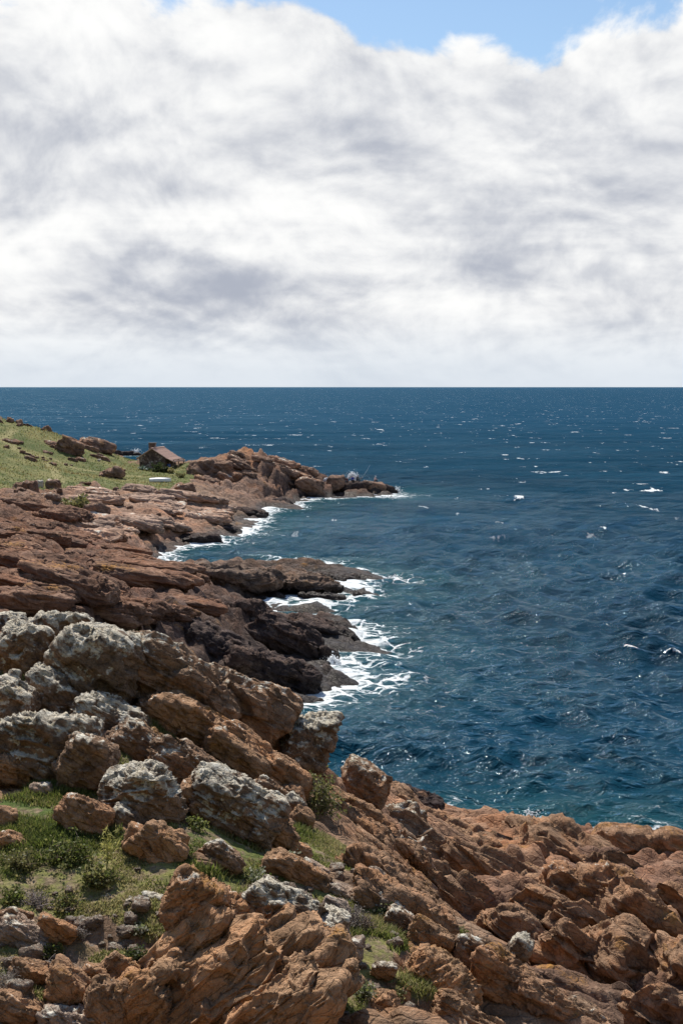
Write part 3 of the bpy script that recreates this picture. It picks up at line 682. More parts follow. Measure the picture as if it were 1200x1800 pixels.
L = lambda s: s
ROCKS = [
 # px, py, w, h, label, kwargs -- grey lichened boulders along the ridge
 (18,1104,72,53,'pale grey boulder at the left end of the lichened ridge',dict()),
 (66,1100,47,30,'small pale grey boulder peeping over the ridge, second from the left',dict()),
 (116,1110,102,72,'broad pale grey boulder on the crest with grass at its right foot',dict()),
 (163,1112,49,43,'rounded grey boulder leaning on the broad pale crest boulder',dict()),
 (190,1118,32,32,'small dark-sided boulder on the crest before the gap',dict(mat='halfgrey_rock')),
 (222,1126,49,38,'lone grey boulder on the crest just left of the long ridge slab',dict()),
 (48,1150,121,107,'tall grey boulder with a steep mottled face above the left grass patch',dict(mat='grey_rock',roll=15)),
 (172,1180,163,154,'big upright boulder with grey top and brown face in the middle of the ridge',dict(mat='grey_rock',roll=18,dip=40)),
 (300,1208,257,163,'long grey-topped ridge slab sloping down to the right',dict(mat='halfgrey_rock',roll=32,dip=35)),
 (250,1150,81,58,'pale cap of the ridge slab beside a tuft of grass',dict(mat='grey_rock',roll=30)),
 (392,1248,234,145,'brown ridge slab with grey crest, right of the long slab',dict(mat='halfgrey_rock',roll=30,dip=38)),
 (330,1275,198,93,'brown broken rock face above the narrow grass strip',dict(mat='brown_rock',roll=28,dip=38)),
 (462,1285,140,117,'cracked grey and brown block near the sea end of the ridge',dict(mat='halfgrey_rock',roll=25)),
 (534,1315,107,131,'rounded grey boulder that ends the ridge above the water',dict(mat='grey_rock',roll=12)),
 (430,1335,163,81,'brown broken rocks under the ridge above the grass strip',dict(mat='brown_rock',roll=32)),
 (500,1370,105,70,'low brown block left of the green shrub',dict(mat='brown_rock',roll=30)),
 # left slope
 (18,1245,107,98,'grey boulder cut by the left edge of the picture',dict(mat='grey_rock',roll=25)),
 (100,1228,121,81,'grey boulder behind dry stalks on the left slope',dict(mat='grey_rock',roll=28)),
 (190,1268,152,77,'sloping grey boulder in front of the upright ridge boulder',dict(mat='grey_rock',roll=30)),
 (82,1318,210,145,'large dark-fronted boulder with pale top, left side',dict(mat='grey_rock',roll=12)),
 (150,1345,121,121,'dark-fronted boulder at the right end of the large left group',dict(mat='halfgrey_rock',roll=28)),
 (18,1350,98,70,'brown block low at the left edge under the large boulder',dict(mat='brown_rock',roll=10)),
 (72,1390,49,30,'small pinkish stone in the grass under the dark boulder',dict(mat='pale_rock')),
 (243,1392,170,135,'pale wedge-topped boulder perched over a dark hollow',dict(mat='grey_rock',roll=-8,sharp=16,dip=15)),
 (150,1442,117,77,'rust and orange lichen slab left of the perched boulder',dict(mat='rust_rock',roll=28)),
 (218,1442,62,47,'small grey block under the perched boulder',dict(mat='grey_rock',roll=35)),
 (282,1490,117,77,'brown splintered block below the perched boulder',dict(mat='brown_rock',roll=28,dip=60)),
 (240,1480,54,54,'dark splinter of rock in the shade of the perched boulder',dict(mat='brown_rock',roll=30,dip=60)),
 (325,1345,140,77,'grey and brown rock above the perched boulder',dict(mat='halfgrey_rock',roll=30)),
 (250,1310,128,65,'low grey rocks on the slope between ridge and perched boulder',dict(mat='halfgrey_rock',roll=32)),
 (406,1424,182,126,'long rounded boulder with dark front and pale flecked top, centre',dict(mat='grey_rock',roll=33,dip=33)),
 (345,1405,70,70,'brown block between the perched and the long rounded boulder',dict(mat='brown_rock',roll=20)),
 (360,1430,70,46,'brown slab under the left end of the long rounded boulder',dict(mat='brown_rock',roll=33)),
 (482,1468,81,65,'smooth tan block at the right end of the long rounded boulder',dict(mat='brown_rock',roll=38)),
 (513,1420,60,49,'grey flecked stone above the tan block',dict(mat='grey_rock',roll=30)),
 (470,1395,77,51,'brown grey stone above the long rounded boulder',dict(mat='halfgrey_rock',roll=30)),
 (515,1395,47,43,'orange brown stone left of the shrub',dict(mat='rust_rock',roll=0)),
 (530,1440,54,43,'tan stone below the flecked grey stone',dict(mat='brown_rock',roll=20)),
 (527,1497,47,32,'brown stone at the top of the bright green grass',dict(mat='brown_rock',roll=30)),
 (388,1515,91,67,'brown grey stone in the grass, centre',dict(mat='halfgrey_rock',roll=30)),
 (500,1525,105,58,'brown slab with parallel splits, right of centre',dict(mat='brown_rock',roll=35,dip=35)),
 (545,1545,93,46,'lower brown slab with parallel splits',dict(mat='brown_rock',roll=35,dip=35)),
 (555,1530,54,28,'rounded tan stone beside pale herbs',dict(mat='pale_rock',roll=25)),
 (598,1567,70,28,'flat pale stone on the trampled ground',dict(mat='pale_rock',roll=20)),
 (590,1598,60,36,'pale pink rock left of the dry grey bush',dict(mat='pale_rock',roll=25)),
 (660,1545,49,43,'upright pale brown slab beside the grass',dict(mat='pale_rock',roll=45,dip=45)),
 (640,1580,54,28,'low pale stone between the grass patches',dict(mat='pale_rock',roll=25)),
 (690,1600,81,42,'pale brown ledge by the grass edge',dict(mat='pale_rock',roll=28)),
 (715,1625,93,51,'brown grey ledge over the gully edge',dict(mat='halfgrey_rock',roll=34)),
 (755,1650,105,58,'brown ledge with tan crest along the gully edge',dict(mat='brown_rock',roll=38)),
 # big outcrop at the bottom
 (352,1605,150,130,'peaked rock with white and orange lichen on its tip',dict(mat='bedded_rust_rock',roll=40,dip=-40,thin=0.34,sharp=16,depth=0.8,Y=21.6)),
 (505,1600,170,90,'white lichened top of the bottom outcrop',dict(mat='grey_rock',roll=22,dip=30,Y=22.0)),
 (580,1640,66,100,'lichened right shoulder of the bottom outcrop',dict(mat='grey_rock',roll=25,Y=21.8)),
 (330,1660,230,80,'topmost bedded brown slab under the lichened peak',dict(mat='bedded_rock',roll=-40,dip=-40,Y=21.5,sharp=18,rough=0.75,depth=1.0,block=0.5)),
 (372,1700,260,80,'second bedded brown slab of the bottom outcrop, counting down from the peak',dict(mat='bedded_rock',roll=-41,dip=-40,Y=21.1,sharp=18,rough=0.75,depth=1.0,block=0.55)),
 (418,1735,280,84,'third bedded brown slab of the bottom outcrop, with a broad flat face',dict(mat='bedded_rock',roll=-40,dip=-40,Y=20.7,sharp=18,rough=0.6,depth=1.0,block=0.7)),
 (470,1765,270,80,'fourth bedded brown slab of the bottom outcrop, running off the lower edge',dict(mat='bedded_rock',roll=-39,dip=-40,Y=20.3,sharp=18,rough=0.75,depth=1.0,block=0.5)),
 (525,1785,220,70,'lowest bedded brown slab at the foot of the bottom outcrop',dict(mat='bedded_rock',roll=-37,dip=-40,Y=20.0,sharp=18,rough=0.75,depth=1.0,block=0.5)),
 (505,1668,190,92,'smooth tan slab leaning against the white lichened top',dict(mat='bedded_rock',roll=-38,dip=-40,Y=21.3,sharp=20,rough=0.55,depth=0.9,block=0.7)),
 (548,1706,180,64,'tan slab just below the smooth leaning one',dict(mat='bedded_rock',roll=-38,dip=-40,Y=20.9,sharp=18,rough=0.75,depth=0.9,block=0.45)),
 (575,1738,140,60,'short ribbed slab at the right foot of the outcrop',dict(mat='bedded_rock',roll=-36,dip=-40,Y=20.6,sharp=18,rough=0.8,depth=0.9,block=0.4)),
 (440,1640,150,80,'broken brown rock between the peak and the smooth slab',dict(mat='bedded_rust_rock',roll=-30,dip=-40,Y=21.7,sharp=16,rough=0.9,depth=0.9,block=0.4)),
 (300,1735,150,90,'brown slab lying left of the bedded slabs',dict(mat='bedded_rock',roll=-42,dip=-40,Y=20.9,sharp=18,rough=0.8,depth=0.9,block=0.5)),
 (615,1670,48,56,'pinkish stone standing in the grass right of the outcrop',dict(mat='pale_rock',roll=15)),
 # bottom left
 (12,1618,52,44,'grey slab sticking out at the left edge',dict(mat='halfgrey_rock',roll=-20)),
 (40,1648,110,60,'pale pink sloping slab at the left',dict(mat='pale_rock',roll=28,dip=30)),
 (100,1640,80,56,'brown jointed block among the grey bushes',dict(mat='brown_rock',roll=28,dip=60)),
 (40,1612,40,26,'rusty stone beside the grey slab',dict(mat='rust_rock',roll=10)),
 (60,1715,90,50,'brown bedded rock low on the left',dict(mat='brown_rock',roll=25,dip=55)),
 (120,1738,90,80,'rounded brown rock with a dark hollow on its right',dict(mat='brown_rock',roll=25,dip=50)),
 (165,1715,60,50,'small brown block above the dark cleft',dict(mat='brown_rock',roll=15)),
 (215,1705,80,56,'brown block below the small grass patch',dict(mat='bedded_rock',roll=20,dip=-30,thin=0.34)),
 (190,1760,80,90,'tall brown rock right of the dark cleft',dict(mat='brown_rock',roll=15,dip=60)),
 (255,1760,130,110,'dark brown rock with crossing cracks, bottom',dict(mat='bedded_rock',roll=10,dip=-45,thin=0.34)),
 (30,1775,110,60,'broken brown rock in the bottom left corner',dict(mat='brown_rock',roll=20)),
 (130,1795,130,44,'pale brown rock at the bottom edge, left',dict(mat='pale_rock',roll=10)),
 (235,1590,40,22,'small grey stone in the grass left of the peaked rock',dict(mat='grey_rock',roll=30)),
 (270,1583,50,26,'grey flaky stone left of the peaked rock',dict(mat='grey_rock',roll=20)),
 (190,1578,26,12,'small white stone on bare soil',dict(mat='pale_rock')),
 (8,1440,40,50,'brown rock at the left edge beside the grass',dict(mat='brown_rock',roll=30)),
 (20,1480,60,36,'low brown rock at the left edge above the herbs',dict(mat='brown_rock',roll=30)),
 # bottom right of centre
 (735,1685,104,78,'dark grey rock with orange lichen and white rim, by the grass',dict(mat='rust_rock',roll=10,Y=24.4)),
 (675,1705,50,36,'small stone in front of the orange lichen rock',dict(mat='halfgrey_rock',roll=15)),
 (838,1680,110,70,'white-topped brown rock right of the orange lichen rock',dict(mat='halfgrey_rock',roll=32,Y=24.6)),
 (906,1674,44,76,'narrow upright grey stone leaning to the right',dict(mat='grey_rock',roll=32,Y=24.8,depth=0.7,sharp=16)),
 (870,1725,140,100,'brown rock with ochre streaks below the leaning grey stone',dict(mat='rust_rock',roll=36,dip=38,Y=24.0)),
 (775,1740,170,110,'bedded brown rock slab at the bottom, right of the grass',dict(mat='bedded_rock',roll=36,dip=-50,thin=0.34,Y=23.2)),
 (650,1775,110,60,'brown block at the bottom right of the grass strip',dict(mat='brown_rock',roll=-20,Y=22)),
 (705,1755,70,60,'rounded brown block wedged behind the bottom rocks',dict(mat='brown_rock',roll=20,Y=22.6)),
 (660,1795,60,40,'small round brown rock at the bottom edge',dict(mat='brown_rock',Y=21.6)),
 (810,1795,150,70,'brown rock cut by the bottom edge, right half',dict(mat='brown_rock',roll=30,Y=22.4)),
 (950,1775,170,100,'brown and ochre jointed rock at the bottom',dict(mat='rust_rock',roll=38,dip=40,Y=24.0)),
 (1030,1800,110,60,'grey speckled rock at the bottom edge near the dark gully',dict(mat='halfgrey_rock',roll=38,Y=24.2)),
 # rocks by the sea on the right
 (640,1385,84,104,'blocky grey and brown rock standing up against the sea',dict(mat='halfgrey_rock',roll=10,Y=39.5,sharp=15)),
 (600,1450,130,120,'dark brown rock below the blocky sea rock and the shrub',dict(mat='brown_rock',roll=28,Y=36.5)),
 (730,1412,150,60,'dark wet whaleback rock at the water edge',dict(mat='dark_rock',roll=12,Y=51)),
 (690,1410,80,60,'brown rock between the blocky rock and the wet whaleback',dict(mat='sea_rock',roll=25,Y=46)),
 (795,1484,290,74,'long pale tan rock back above the surf',dict(mat='sea_rock',roll=14,Y=47,block=1.25,along=2.8,thin=0.62)),
 (720,1500,225,126,'brown grey rock hump below the tan rock back',dict(mat='halfgrey_rock',roll=30,Y=42,block=1.12,along=2.8,thin=0.62)),
 (850,1556,250,120,'large brown rock with a shaded lower face, right of centre',dict(mat='sea_rock',roll=32,Y=42,block=1.25,along=2.8,thin=0.62)),
 (790,1590,237,103,'dark brown rock face above the gully grass',dict(mat='sea_rock',roll=34,Y=39,block=1.12,along=2.8,thin=0.62)),
 (965,1497,200,80,'rounded brown rock at the waterline with cracked side',dict(mat='sea_rock',roll=20,Y=48.5,block=1.25,along=2.8,thin=0.62)),
 (1010,1520,237,103,'broad brown rock slab right of the rounded waterline rock',dict(mat='sea_rock',roll=22,Y=46,block=1.25,along=2.8,thin=0.62)),
 (1120,1490,150,69,'ochre-topped rock on the waterline, right',dict(mat='rust_rock',roll=10,Y=48,block=1.12,along=2.8,thin=0.62)),
 (1185,1518,125,86,'brown rock at the right edge by the sea',dict(mat='sea_rock',roll=10,Y=48,block=1.12,along=2.8,thin=0.62)),
 (1090,1545,162,80,'brown rock above a dark cleft, right',dict(mat='sea_rock',roll=25,Y=45,block=1.00,along=2.8,thin=0.62)),
 (930,1580,137,80,'low dark brown rock behind the lichen crags',dict(mat='sea_rock',roll=15,Y=42,block=0.88,along=2.8,thin=0.62)),
 (985,1560,75,80,'pointed crag with faint yellow lichen',dict(mat='rust_rock',roll=15,Y=40,block=0.75,along=2.8,thin=0.62,sharp=15)),
 (1050,1565,100,103,'crag with bright yellow lichen on its top',dict(mat='rust_rock',roll=20,Y=40,block=0.75,along=2.8,thin=0.62,sharp=15)),
 (960,1600,137,80,'purplish flat-faced rock left of the lichen crags',dict(mat='sea_rock',roll=30,Y=38.5,block=0.88,along=2.8,thin=0.62)),
 (1030,1630,137,92,'jointed brown rock below the lichen crags',dict(mat='sea_rock',roll=36,Y=38,block=0.88,along=2.8,thin=0.62)),
 (1120,1620,162,126,'large angular rock with yellow brown crest, right',dict(mat='rust_rock',roll=36,Y=39,block=1.00,along=2.8,thin=0.62,sharp=15)),
 (1180,1600,112,103,'rust red rock at the right edge',dict(mat='rust_rock',roll=20,Y=41,block=1.00,along=2.8,thin=0.62)),
 (1100,1710,187,149,'dark jointed rock slope in the lower right',dict(mat='sea_rock',roll=38,Y=35.5,block=1.00,along=2.8,thin=0.62)),
 (1185,1730,125,184,'dark brown slab at the lower right edge',dict(mat='sea_rock',roll=40,Y=35,block=1.12,along=2.8,thin=0.62)),
 (1000,1690,150,103,'dark brown block above the gully floor',dict(mat='sea_rock',roll=36,Y=35.5,block=0.88,along=2.8,thin=0.62)),
 (1170,1800,150,103,'dark rock in the bottom right corner',dict(mat='sea_rock',roll=35,Y=31,block=1.00,along=2.8,thin=0.62)),
 (920,1650,175,80,'shaded brown rock wall of the gully',dict(mat='sea_rock',roll=32,Y=37,block=0.88,along=2.8,thin=0.62)),
 # middle ledges and islets
 (440,1092,96,84,'blocky dark rock with a shadowed front on the middle ledge',dict(mat='dark_rock',Y=99,roll=5,sharp=15,dip=10,cat='rock')),
 (372,1085,74,50,'dark brown rock left of the blocky rock on the middle ledge',dict(mat='dark_rock',Y=98,dip=10)),
 (500,1130,150,90,'sloping black rock running into the surf under the blocky rock',dict(mat='dark_rock',Y=93,roll=30,dip=30)),
 (560,1112,140,42,'long black tongue of rock reaching into the surf',dict(mat='dark_rock',Y=101,roll=12,dip=12)),
 (380,1150,160,80,'broad dark rock hump on the near side of the middle ledge',dict(mat='dark_rock',Y=86,roll=22,dip=25)),
 (470,1190,180,90,'black rounded rock slope at the foot of the middle ledge',dict(mat='dark_rock',Y=83.5,roll=20,dip=25)),
 (575,1158,46,44,'small black wet rock in the foam beside the middle ledge',dict(mat='dark_rock',Y=92.5,roll=20)),
 (420,1018,170,34,'brown grey whaleback forming the root of the finger ledge',dict(mat='ledge_rock',Y=121,roll=3,dip=5,block=1.6)),
 (520,1022,160,26,'brown grey rock back of the finger ledge running out to sea',dict(mat='ledge_rock',Y=124,roll=4,dip=5,block=1.5)),
 (590,1022,110,26,'low dark reef at the tip of the finger ledge',dict(mat='dark_rock',Y=131,roll=4,dip=5)),
 (640,1047,56,14,'small flat reef awash beside the finger ledge',dict(mat='dark_rock',Y=122.5,roll=4)),
 (694,1023,26,10,'tiny outermost rock in the white water',dict(mat='dark_rock',Y=131)),
 (570,1052,90,18,'black rock strip between two bands of foam',dict(mat='dark_rock',Y=121,roll=8)),
 (600,1038,50,12,'thin black reef inside the foam of the finger ledge',dict(mat='dark_rock',Y=126,roll=5)),
 (495,888,52,24,'dark islet in the inlet below the headland',dict(mat='dark_rock',Y=215,roll=5)),
 (425,903,90,22,'dark wet shelf in front of the pink terrace',dict(mat='dark_rock',Y=196,roll=8)),
 (405,935,70,20,'pair of dark wet rocks below the terrace point',dict(mat='dark_rock',Y=175,roll=12)),
 (345,950,90,22,'dark wet rock shelf deep in the cove',dict(mat='dark_rock',Y=164,roll=-4)),
 (590,848,34,30,'pointed rock just past the gap with the plank',dict(mat='far_rock',Y=238,roll=-5)),
 (625,858,60,26,'dark rock under the anglers on the point',dict(mat='dark_rock',Y=239)),
 (655,856,50,24,'brown rock right of the anglers on the point',dict(mat='far_rock',Y=239.5,roll=8)),
 (678,860,32,18,'last low rock at the tip of the point',dict(mat='dark_rock',Y=240.5,roll=15)),
 (695,864,9,8,'tiny rock in the spray off the point',dict(mat='dark_rock',Y=241)),
 (204,797,26,11,'black rock in the surf far behind the hill, left',dict(mat='dark_rock',Y=372)),
 (224,798,26,10,'black rock in the surf far behind the hill, middle',dict(mat='dark_rock',Y=374)),
 (241,799,18,8,'black rock in the surf far behind the hill, nearest the hut',dict(mat='dark_rock',Y=374)),
 # headland and terrace crags
 (490,832,44,22,'brown crag on the seaward shoulder of the headland',dict(mat='far_rock',roll=20,block=1.8)),
 (545,855,60,36,'dark rock foot of the headland at the gap',dict(mat='far_rock',roll=25,block=1.6)),
 (370,825,80,34,'brown crag of the headland nearest the hut',dict(mat='far_rock',block=1.8)),
 (124,788,50,34,'dark brown crag on the brow of the grassy hill',dict(mat='far_rock',roll=20,block=1.6)),
 (170,785,66,24,'red brown rocks trailing down to the sea behind the hill',dict(mat='far_rock',roll=15,block=1.6)),
 (196,834,50,20,'purple brown outcrop at the edge of the lawn',dict(mat='far_rock',block=1.4)),
 (45,858,46,26,'dark rock with a white stone against it, below the hill',dict(mat='far_rock',block=1.3)),
 (95,853,28,20,'dark round rock right of the white stone',dict(mat='far_rock',block=1.0)),
 (69,851,15,14,'white stone beside dark rocks below the hill',dict(mat='white_rock',block=0.8)),
 (174,810,7,6,'small white stone on the grass by the shore rocks',dict(mat='white_rock',block=0.4)),
 (85,880,50,24,'dark brown rock left of the little green ledge',dict(mat='far_rock',block=1.2)),
 (170,900,44,30,'angular red brown rock right of the little green ledge',dict(mat='far_rock',block=1.2)),
 (325,858,40,16,'dark and pale broken rocks below the white boat',dict(mat='far_rock',block=1.0)),
]
def build_rocks():
    for (px, py, w, h, label, kw) in ROCKS:
        kw = dict(kw); kw.setdefault('cat', 'rock' if 'boulder' not in label else 'boulder')
        kw.setdefault('name', kw['cat'])
        rock(px, py, w, h, label, **kw)
    print('rocks', round(time.time() - T0, 1))
build_rocks()

# ------------------------------------------------------------------ the sea
def shore_distance():
    """distance to the nearest land on a 0.5 m raster (jump flooding)"""
    x0, x1, y0, y1, st = -60.0, 60.0, 40.0, 400.0, 0.6
    xs = np.arange(x0, x1, st); ys = np.arange(y0, y1, st)
    X, Y = np.meshgrid(xs, ys)
    a, r = np.arctan2(X, Y), np.hypot(X, Y)
    i = np.clip(np.searchsorted(TROWS, r) - 1, 0, TSHAPE[0] - 1); j = np.clip(np.searchsorted(TCOLS, a), 0, TSHAPE[1] - 1)
    land = (TH.reshape(TSHAPE)[i, j] > 0.0) & (r < TROWS[-1])
    for (fx, fy, fr) in FOOT: land |= (X - fx) ** 2 + (Y - fy) ** 2 < fr * fr
    ny, nx = X.shape
    sx = np.where(land, X, 1e6); sy = np.where(land, Y, 1e6)
    step = 256
    while step >= 1:
        for dy in (-step, 0, step):
            for dx in (-step, 0, step):
                if dx == 0 and dy == 0: continue
                tx = np.full_like(sx, 1e6); ty = np.full_like(sy, 1e6)
                ya, yb = max(0, dy), min(ny, ny + dy); xa, xb = max(0, dx), min(nx, nx + dx)
                if ya >= yb or xa >= xb: continue
                tx[ya:yb, xa:xb] = sx[ya - dy:yb - dy, xa - dx:xb - dx]; ty[ya:yb, xa:xb] = sy[ya - dy:yb - dy, xa - dx:xb - dx]
                better = (tx - X) ** 2 + (ty - Y) ** 2 < (sx - X) ** 2 + (sy - Y) ** 2
                sx = np.where(better, tx, sx); sy = np.where(better, ty, sy)
        step //= 2
    D = np.sqrt((sx - X) ** 2 + (sy - Y) ** 2)
    def f(xy):
        u = np.clip((xy[:, 0] - x0) / st, 0, nx - 1.001); v = np.clip((xy[:, 1] - y0) / st, 0, ny - 1.001)
        iu, iv = u.astype(int), v.astype(int); fu, fv = u - iu, v - iv
        d = (D[iv, iu] * (1 - fu) + D[iv, iu + 1] * fu) * (1 - fv) + (D[iv + 1, iu] * (1 - fu) + D[iv + 1, iu + 1] * fu) * fv
        inside = (xy[:, 0] > x0) & (xy[:, 0] < x1) & (xy[:, 1] > y0) & (xy[:, 1] < y1)
        return np.where(inside, d, 60.0)
    return f
def build_sea():
    cols = np.concatenate([np.linspace(-1.35, -0.27, 40)[:-1], np.linspace(-0.27, 0.27, 500), np.linspace(0.27, 1.35, 40)[1:]])
    fpx, rows = 1422.0, []
    py = fpx * CAM_H / 44.0
    while py > 1.2: rows.append(fpx * CAM_H / py); py -= 1.05 if py > 60 else 0.8
    while rows[-1] < 90000: rows.append(rows[-1] * 1.12)
    rows = np.array(rows); xy = polar(cols, rows).astype(float)
    N = len(xy); r = np.hypot(xy[:, 0], xy[:, 1])
    spacing = np.repeat(np.gradient(rows), len(cols)) + 0.0
    cs = np.gradient(cols)[None].repeat(len(rows), 0).ravel() * r
    spacing = np.maximum(spacing, np.minimum(cs, 1e9))
    sdist = shore_distance()(xy)
    rg = np.random.RandomState(8)
    x, y = xy[:, 0], xy[:, 1]
    Z = np.zeros(N); DX = np.zeros(N); DY = np.zeros(N); J = np.zeros(N)
    live = r < 2500
    idx = np.where(live)[0]; xl, yl, sl = x[idx], y[idx], spacing[idx]
    gust = 0.8 + 0.4 * fbm(np.stack([xl * 0.03, yl * 0.03, 0 * xl], 1), 3, 77)
    calm = 0.55 + 0.45 * sstep(sdist[idx], 0.5, 9.0)
    for k in range(84):
        lam = math.exp(rg.uniform(math.log(0.55), math.log(13.0)))
        ang = R(-112 + rg.normal() * 34)                # the sea runs in from the right and far side towards the shore
        kk = 2 * math.pi / lam; ux, uy = math.cos(ang), math.sin(ang)
        amp = 0.0190 * lam ** 0.76 * (1.0 + 0.55 * math.exp(-((math.log(lam / 3.6)) / 0.55) ** 2)) * (1.0 if lam < 6 else 0.6)
        ph = rg.uniform(0, 6.283)
        w = sstep(lam / sl, 1.6, 3.2)
        a = amp * w * gust * calm
        th = kk * (ux * xl + uy * yl) + ph
        s, c = np.sin(th), np.cos(th)
        Z[idx] += a * c; DX[idx] -= 0.75 * a * ux * s; DY[idx] -= 0.75 * a * uy * s; J[idx] += a * kk * c
    sf = fbm(np.stack([x * 0.22, y * 0.22, 0 * x], 1), 4, 51); sb = fbm(np.stack([x * 0.06, y * 0.06, 0 * x + 9], 1), 3, 52)
    width = np.clip(1.35 + 2.5 * (sb + 0.25) + 1.4 * sf, 0.3, 5.0)
    # surf: dense against the rock, thinning to lace; drawn out towards the open sea side
    surf = np.exp(-np.maximum(sdist - 0.2, 0) / width)
    foam = 0.95 * surf * (sdist < 25)
    foam = np.maximum(foam, 0.55 * sstep(sf + 0.6 * sb, 0.34, 0.75) * np.exp(-sdist / 9.0) * 1.2)
    crest = sstep(J + 0.30 * sf + 0.30 * sb, 1.02, 1.34)
    foam = np.maximum(foam, crest * 0.72 * (r > 45))
    Z += 0.16 * surf * (sf + 0.3)
    v = np.stack([x + DX, y + DY, Z], 1)
    quads = grid_quads(len(rows), len(cols)); inl = (ground_zs(x, y) > 1.2) & (r < TROWS[-1]) & (np.abs(np.arctan2(x, y)) < 0.41)
    quads = quads[~inl[quads].all(1)]
    me = mesh_np('sea', v, quads, MAT['sea'], True,
                 {'foam': foam, 'shallow': np.exp(-sdist / 5.0) * (sdist < 40)})
    o = link('sea', me); tag(o, kind='structure'); o['label'] = 'dark blue wind-ruffled sea reaching to the horizon'
    print('sea', N, round(time.time() - T0, 1))
build_sea()

# ------------------------------------------------------------------ hut, boat, plank bridge, anglers
def box(bm, c, s, rz=0.0):
    """box with centre c and size s appended to a bmesh"""
    r = bmesh.ops.create_cube(bm, size=1.0)['verts']
    bmesh.ops.scale(bm, vec=s, verts=r); bmesh.ops.rotate(bm, cent=(0, 0, 0), matrix=__import__('mathutils').Matrix.Rotation(rz, 3, 'Z'), verts=r)
    bmesh.ops.translate(bm, vec=c, verts=r); return r
def bm_obj(name, bm, mat, parent=None, bevel=0.0):
    if bevel: bmesh.ops.bevel(bm, geom=bm.edges[:], offset=bevel, segments=1, affect='EDGES')
    me = bpy.data.meshes.new(name); bm.to_mesh(me); bm.free(); me.materials.append(MAT[mat])
    return link(name, me, parent)
def empty(name, loc, rz=0.0):
    o = bpy.data.objects.new(name, None); COL.objects.link(o); o.location = loc; o.rotation_euler = (0, 0, rz); return o
def tube(pts, rad, sides=5):
    """swept tube through points, numpy verts / quads"""
    pts = np.array(pts, float); n = len(pts); rad = np.broadcast_to(np.array(rad, float), (n,))
    tg = np.gradient(pts, axis=0); tg /= np.linalg.norm(tg, axis=1, keepdims=True) + 1e-9
    ref = np.where(np.abs(tg[:, 2:3]) > 0.9, np.array([[1.0, 0, 0]]), np.array([[0, 0, 1.0]]))
    u = np.cross(tg, ref); u /= np.linalg.norm(u, axis=1, keepdims=True); w = np.cross(tg, u)
    a = np.arange(sides) / sides * 2 * math.pi
    V = pts[:, None] + rad[:, None, None] * (np.cos(a)[None, :, None] * u[:, None] + np.sin(a)[None, :, None] * w[:, None])
    i = np.arange(n * sides).reshape(n, sides); j = np.roll(i, -1, 1)
    return V.reshape(-1, 3), np.stack([i[:-1], j[:-1], j[1:], i[1:]], -1).reshape(-1, 4)

def stone_mat():
    t, b = newmat('hut_stone')
    v = t('ShaderNodeTexCoord').outputs['Object']
    vv = t.vm('ADD', v, t.vm('SCALE', t.noise(v, 2.0, 3.0, color=True), scale=0.25))
    n = t('ShaderNodeTexVoronoi', i_Scale=3.4); t.put(n.inputs['Vector'], vv)
    e = t.vor(vv, 3.4, 'DISTANCE_TO_EDGE')
    c = t.ramp(t.sep(n.outputs['Color'])[0], [(0.0, (0.06, 0.04, 0.032)), (0.5, (0.12, 0.075, 0.058)), (0.88, (0.20, 0.135, 0.105)), (1.0, (0.48, 0.42, 0.36))])
    t.put(b.inputs['Base Color'], t.mix(t.sm(e, 0.0, 0.05), (0.16, 0.13, 0.11), c)); b.inputs['Roughness'].default_value = 0.9
    bump(t, b, t.sm(e, 0.0, 0.09), 1.0, 0.06)
stone_mat()
flat_mat('roof_tile', (0.60, 0.40, 0.31), 0.8, 0.35, 5.0, bmp=0.01)
flat_mat('wood', (0.34, 0.24, 0.155), 0.85, 0.3, 8.0)
flat_mat('dark_wood', (0.11, 0.08, 0.06), 0.85, 0.3, 8.0)
flat_mat('boat_white', (0.80, 0.80, 0.78), 0.45, 0.06, 3.0)
flat_mat('boat_trim', (0.42, 0.42, 0.40), 0.5, 0.1)
flat_mat('blue_plastic', (0.03, 0.10, 0.42), 0.4, 0.1)
flat_mat('blue_cloth', (0.02, 0.06, 0.36), 0.9, 0.15, 20.0)
flat_mat('dark_cloth', (0.03, 0.03, 0.035), 0.9, 0.2, 20.0)
flat_mat('red_cloth', (0.24, 0.07, 0.05), 0.9, 0.2, 20.0)
flat_mat('pale_cloth', (0.62, 0.45, 0.42), 0.9, 0.1, 20.0)
flat_mat('white_cloth', (0.75, 0.75, 0.74), 0.9, 0.1, 20.0)
flat_mat('skin', (0.42, 0.24, 0.17), 0.6, 0.1, 20.0)
flat_mat('hair', (0.03, 0.02, 0.015), 0.7, 0.2, 30.0)
flat_mat('rod_pale', (0.62, 0.66, 0.68), 0.35, 0.05)
flat_mat('spray', (0.86, 0.88, 0.89), 0.9, 0.05, 3.0, bmp=0.05)
leaf_mat('agave', rough=0.5, trans=False)

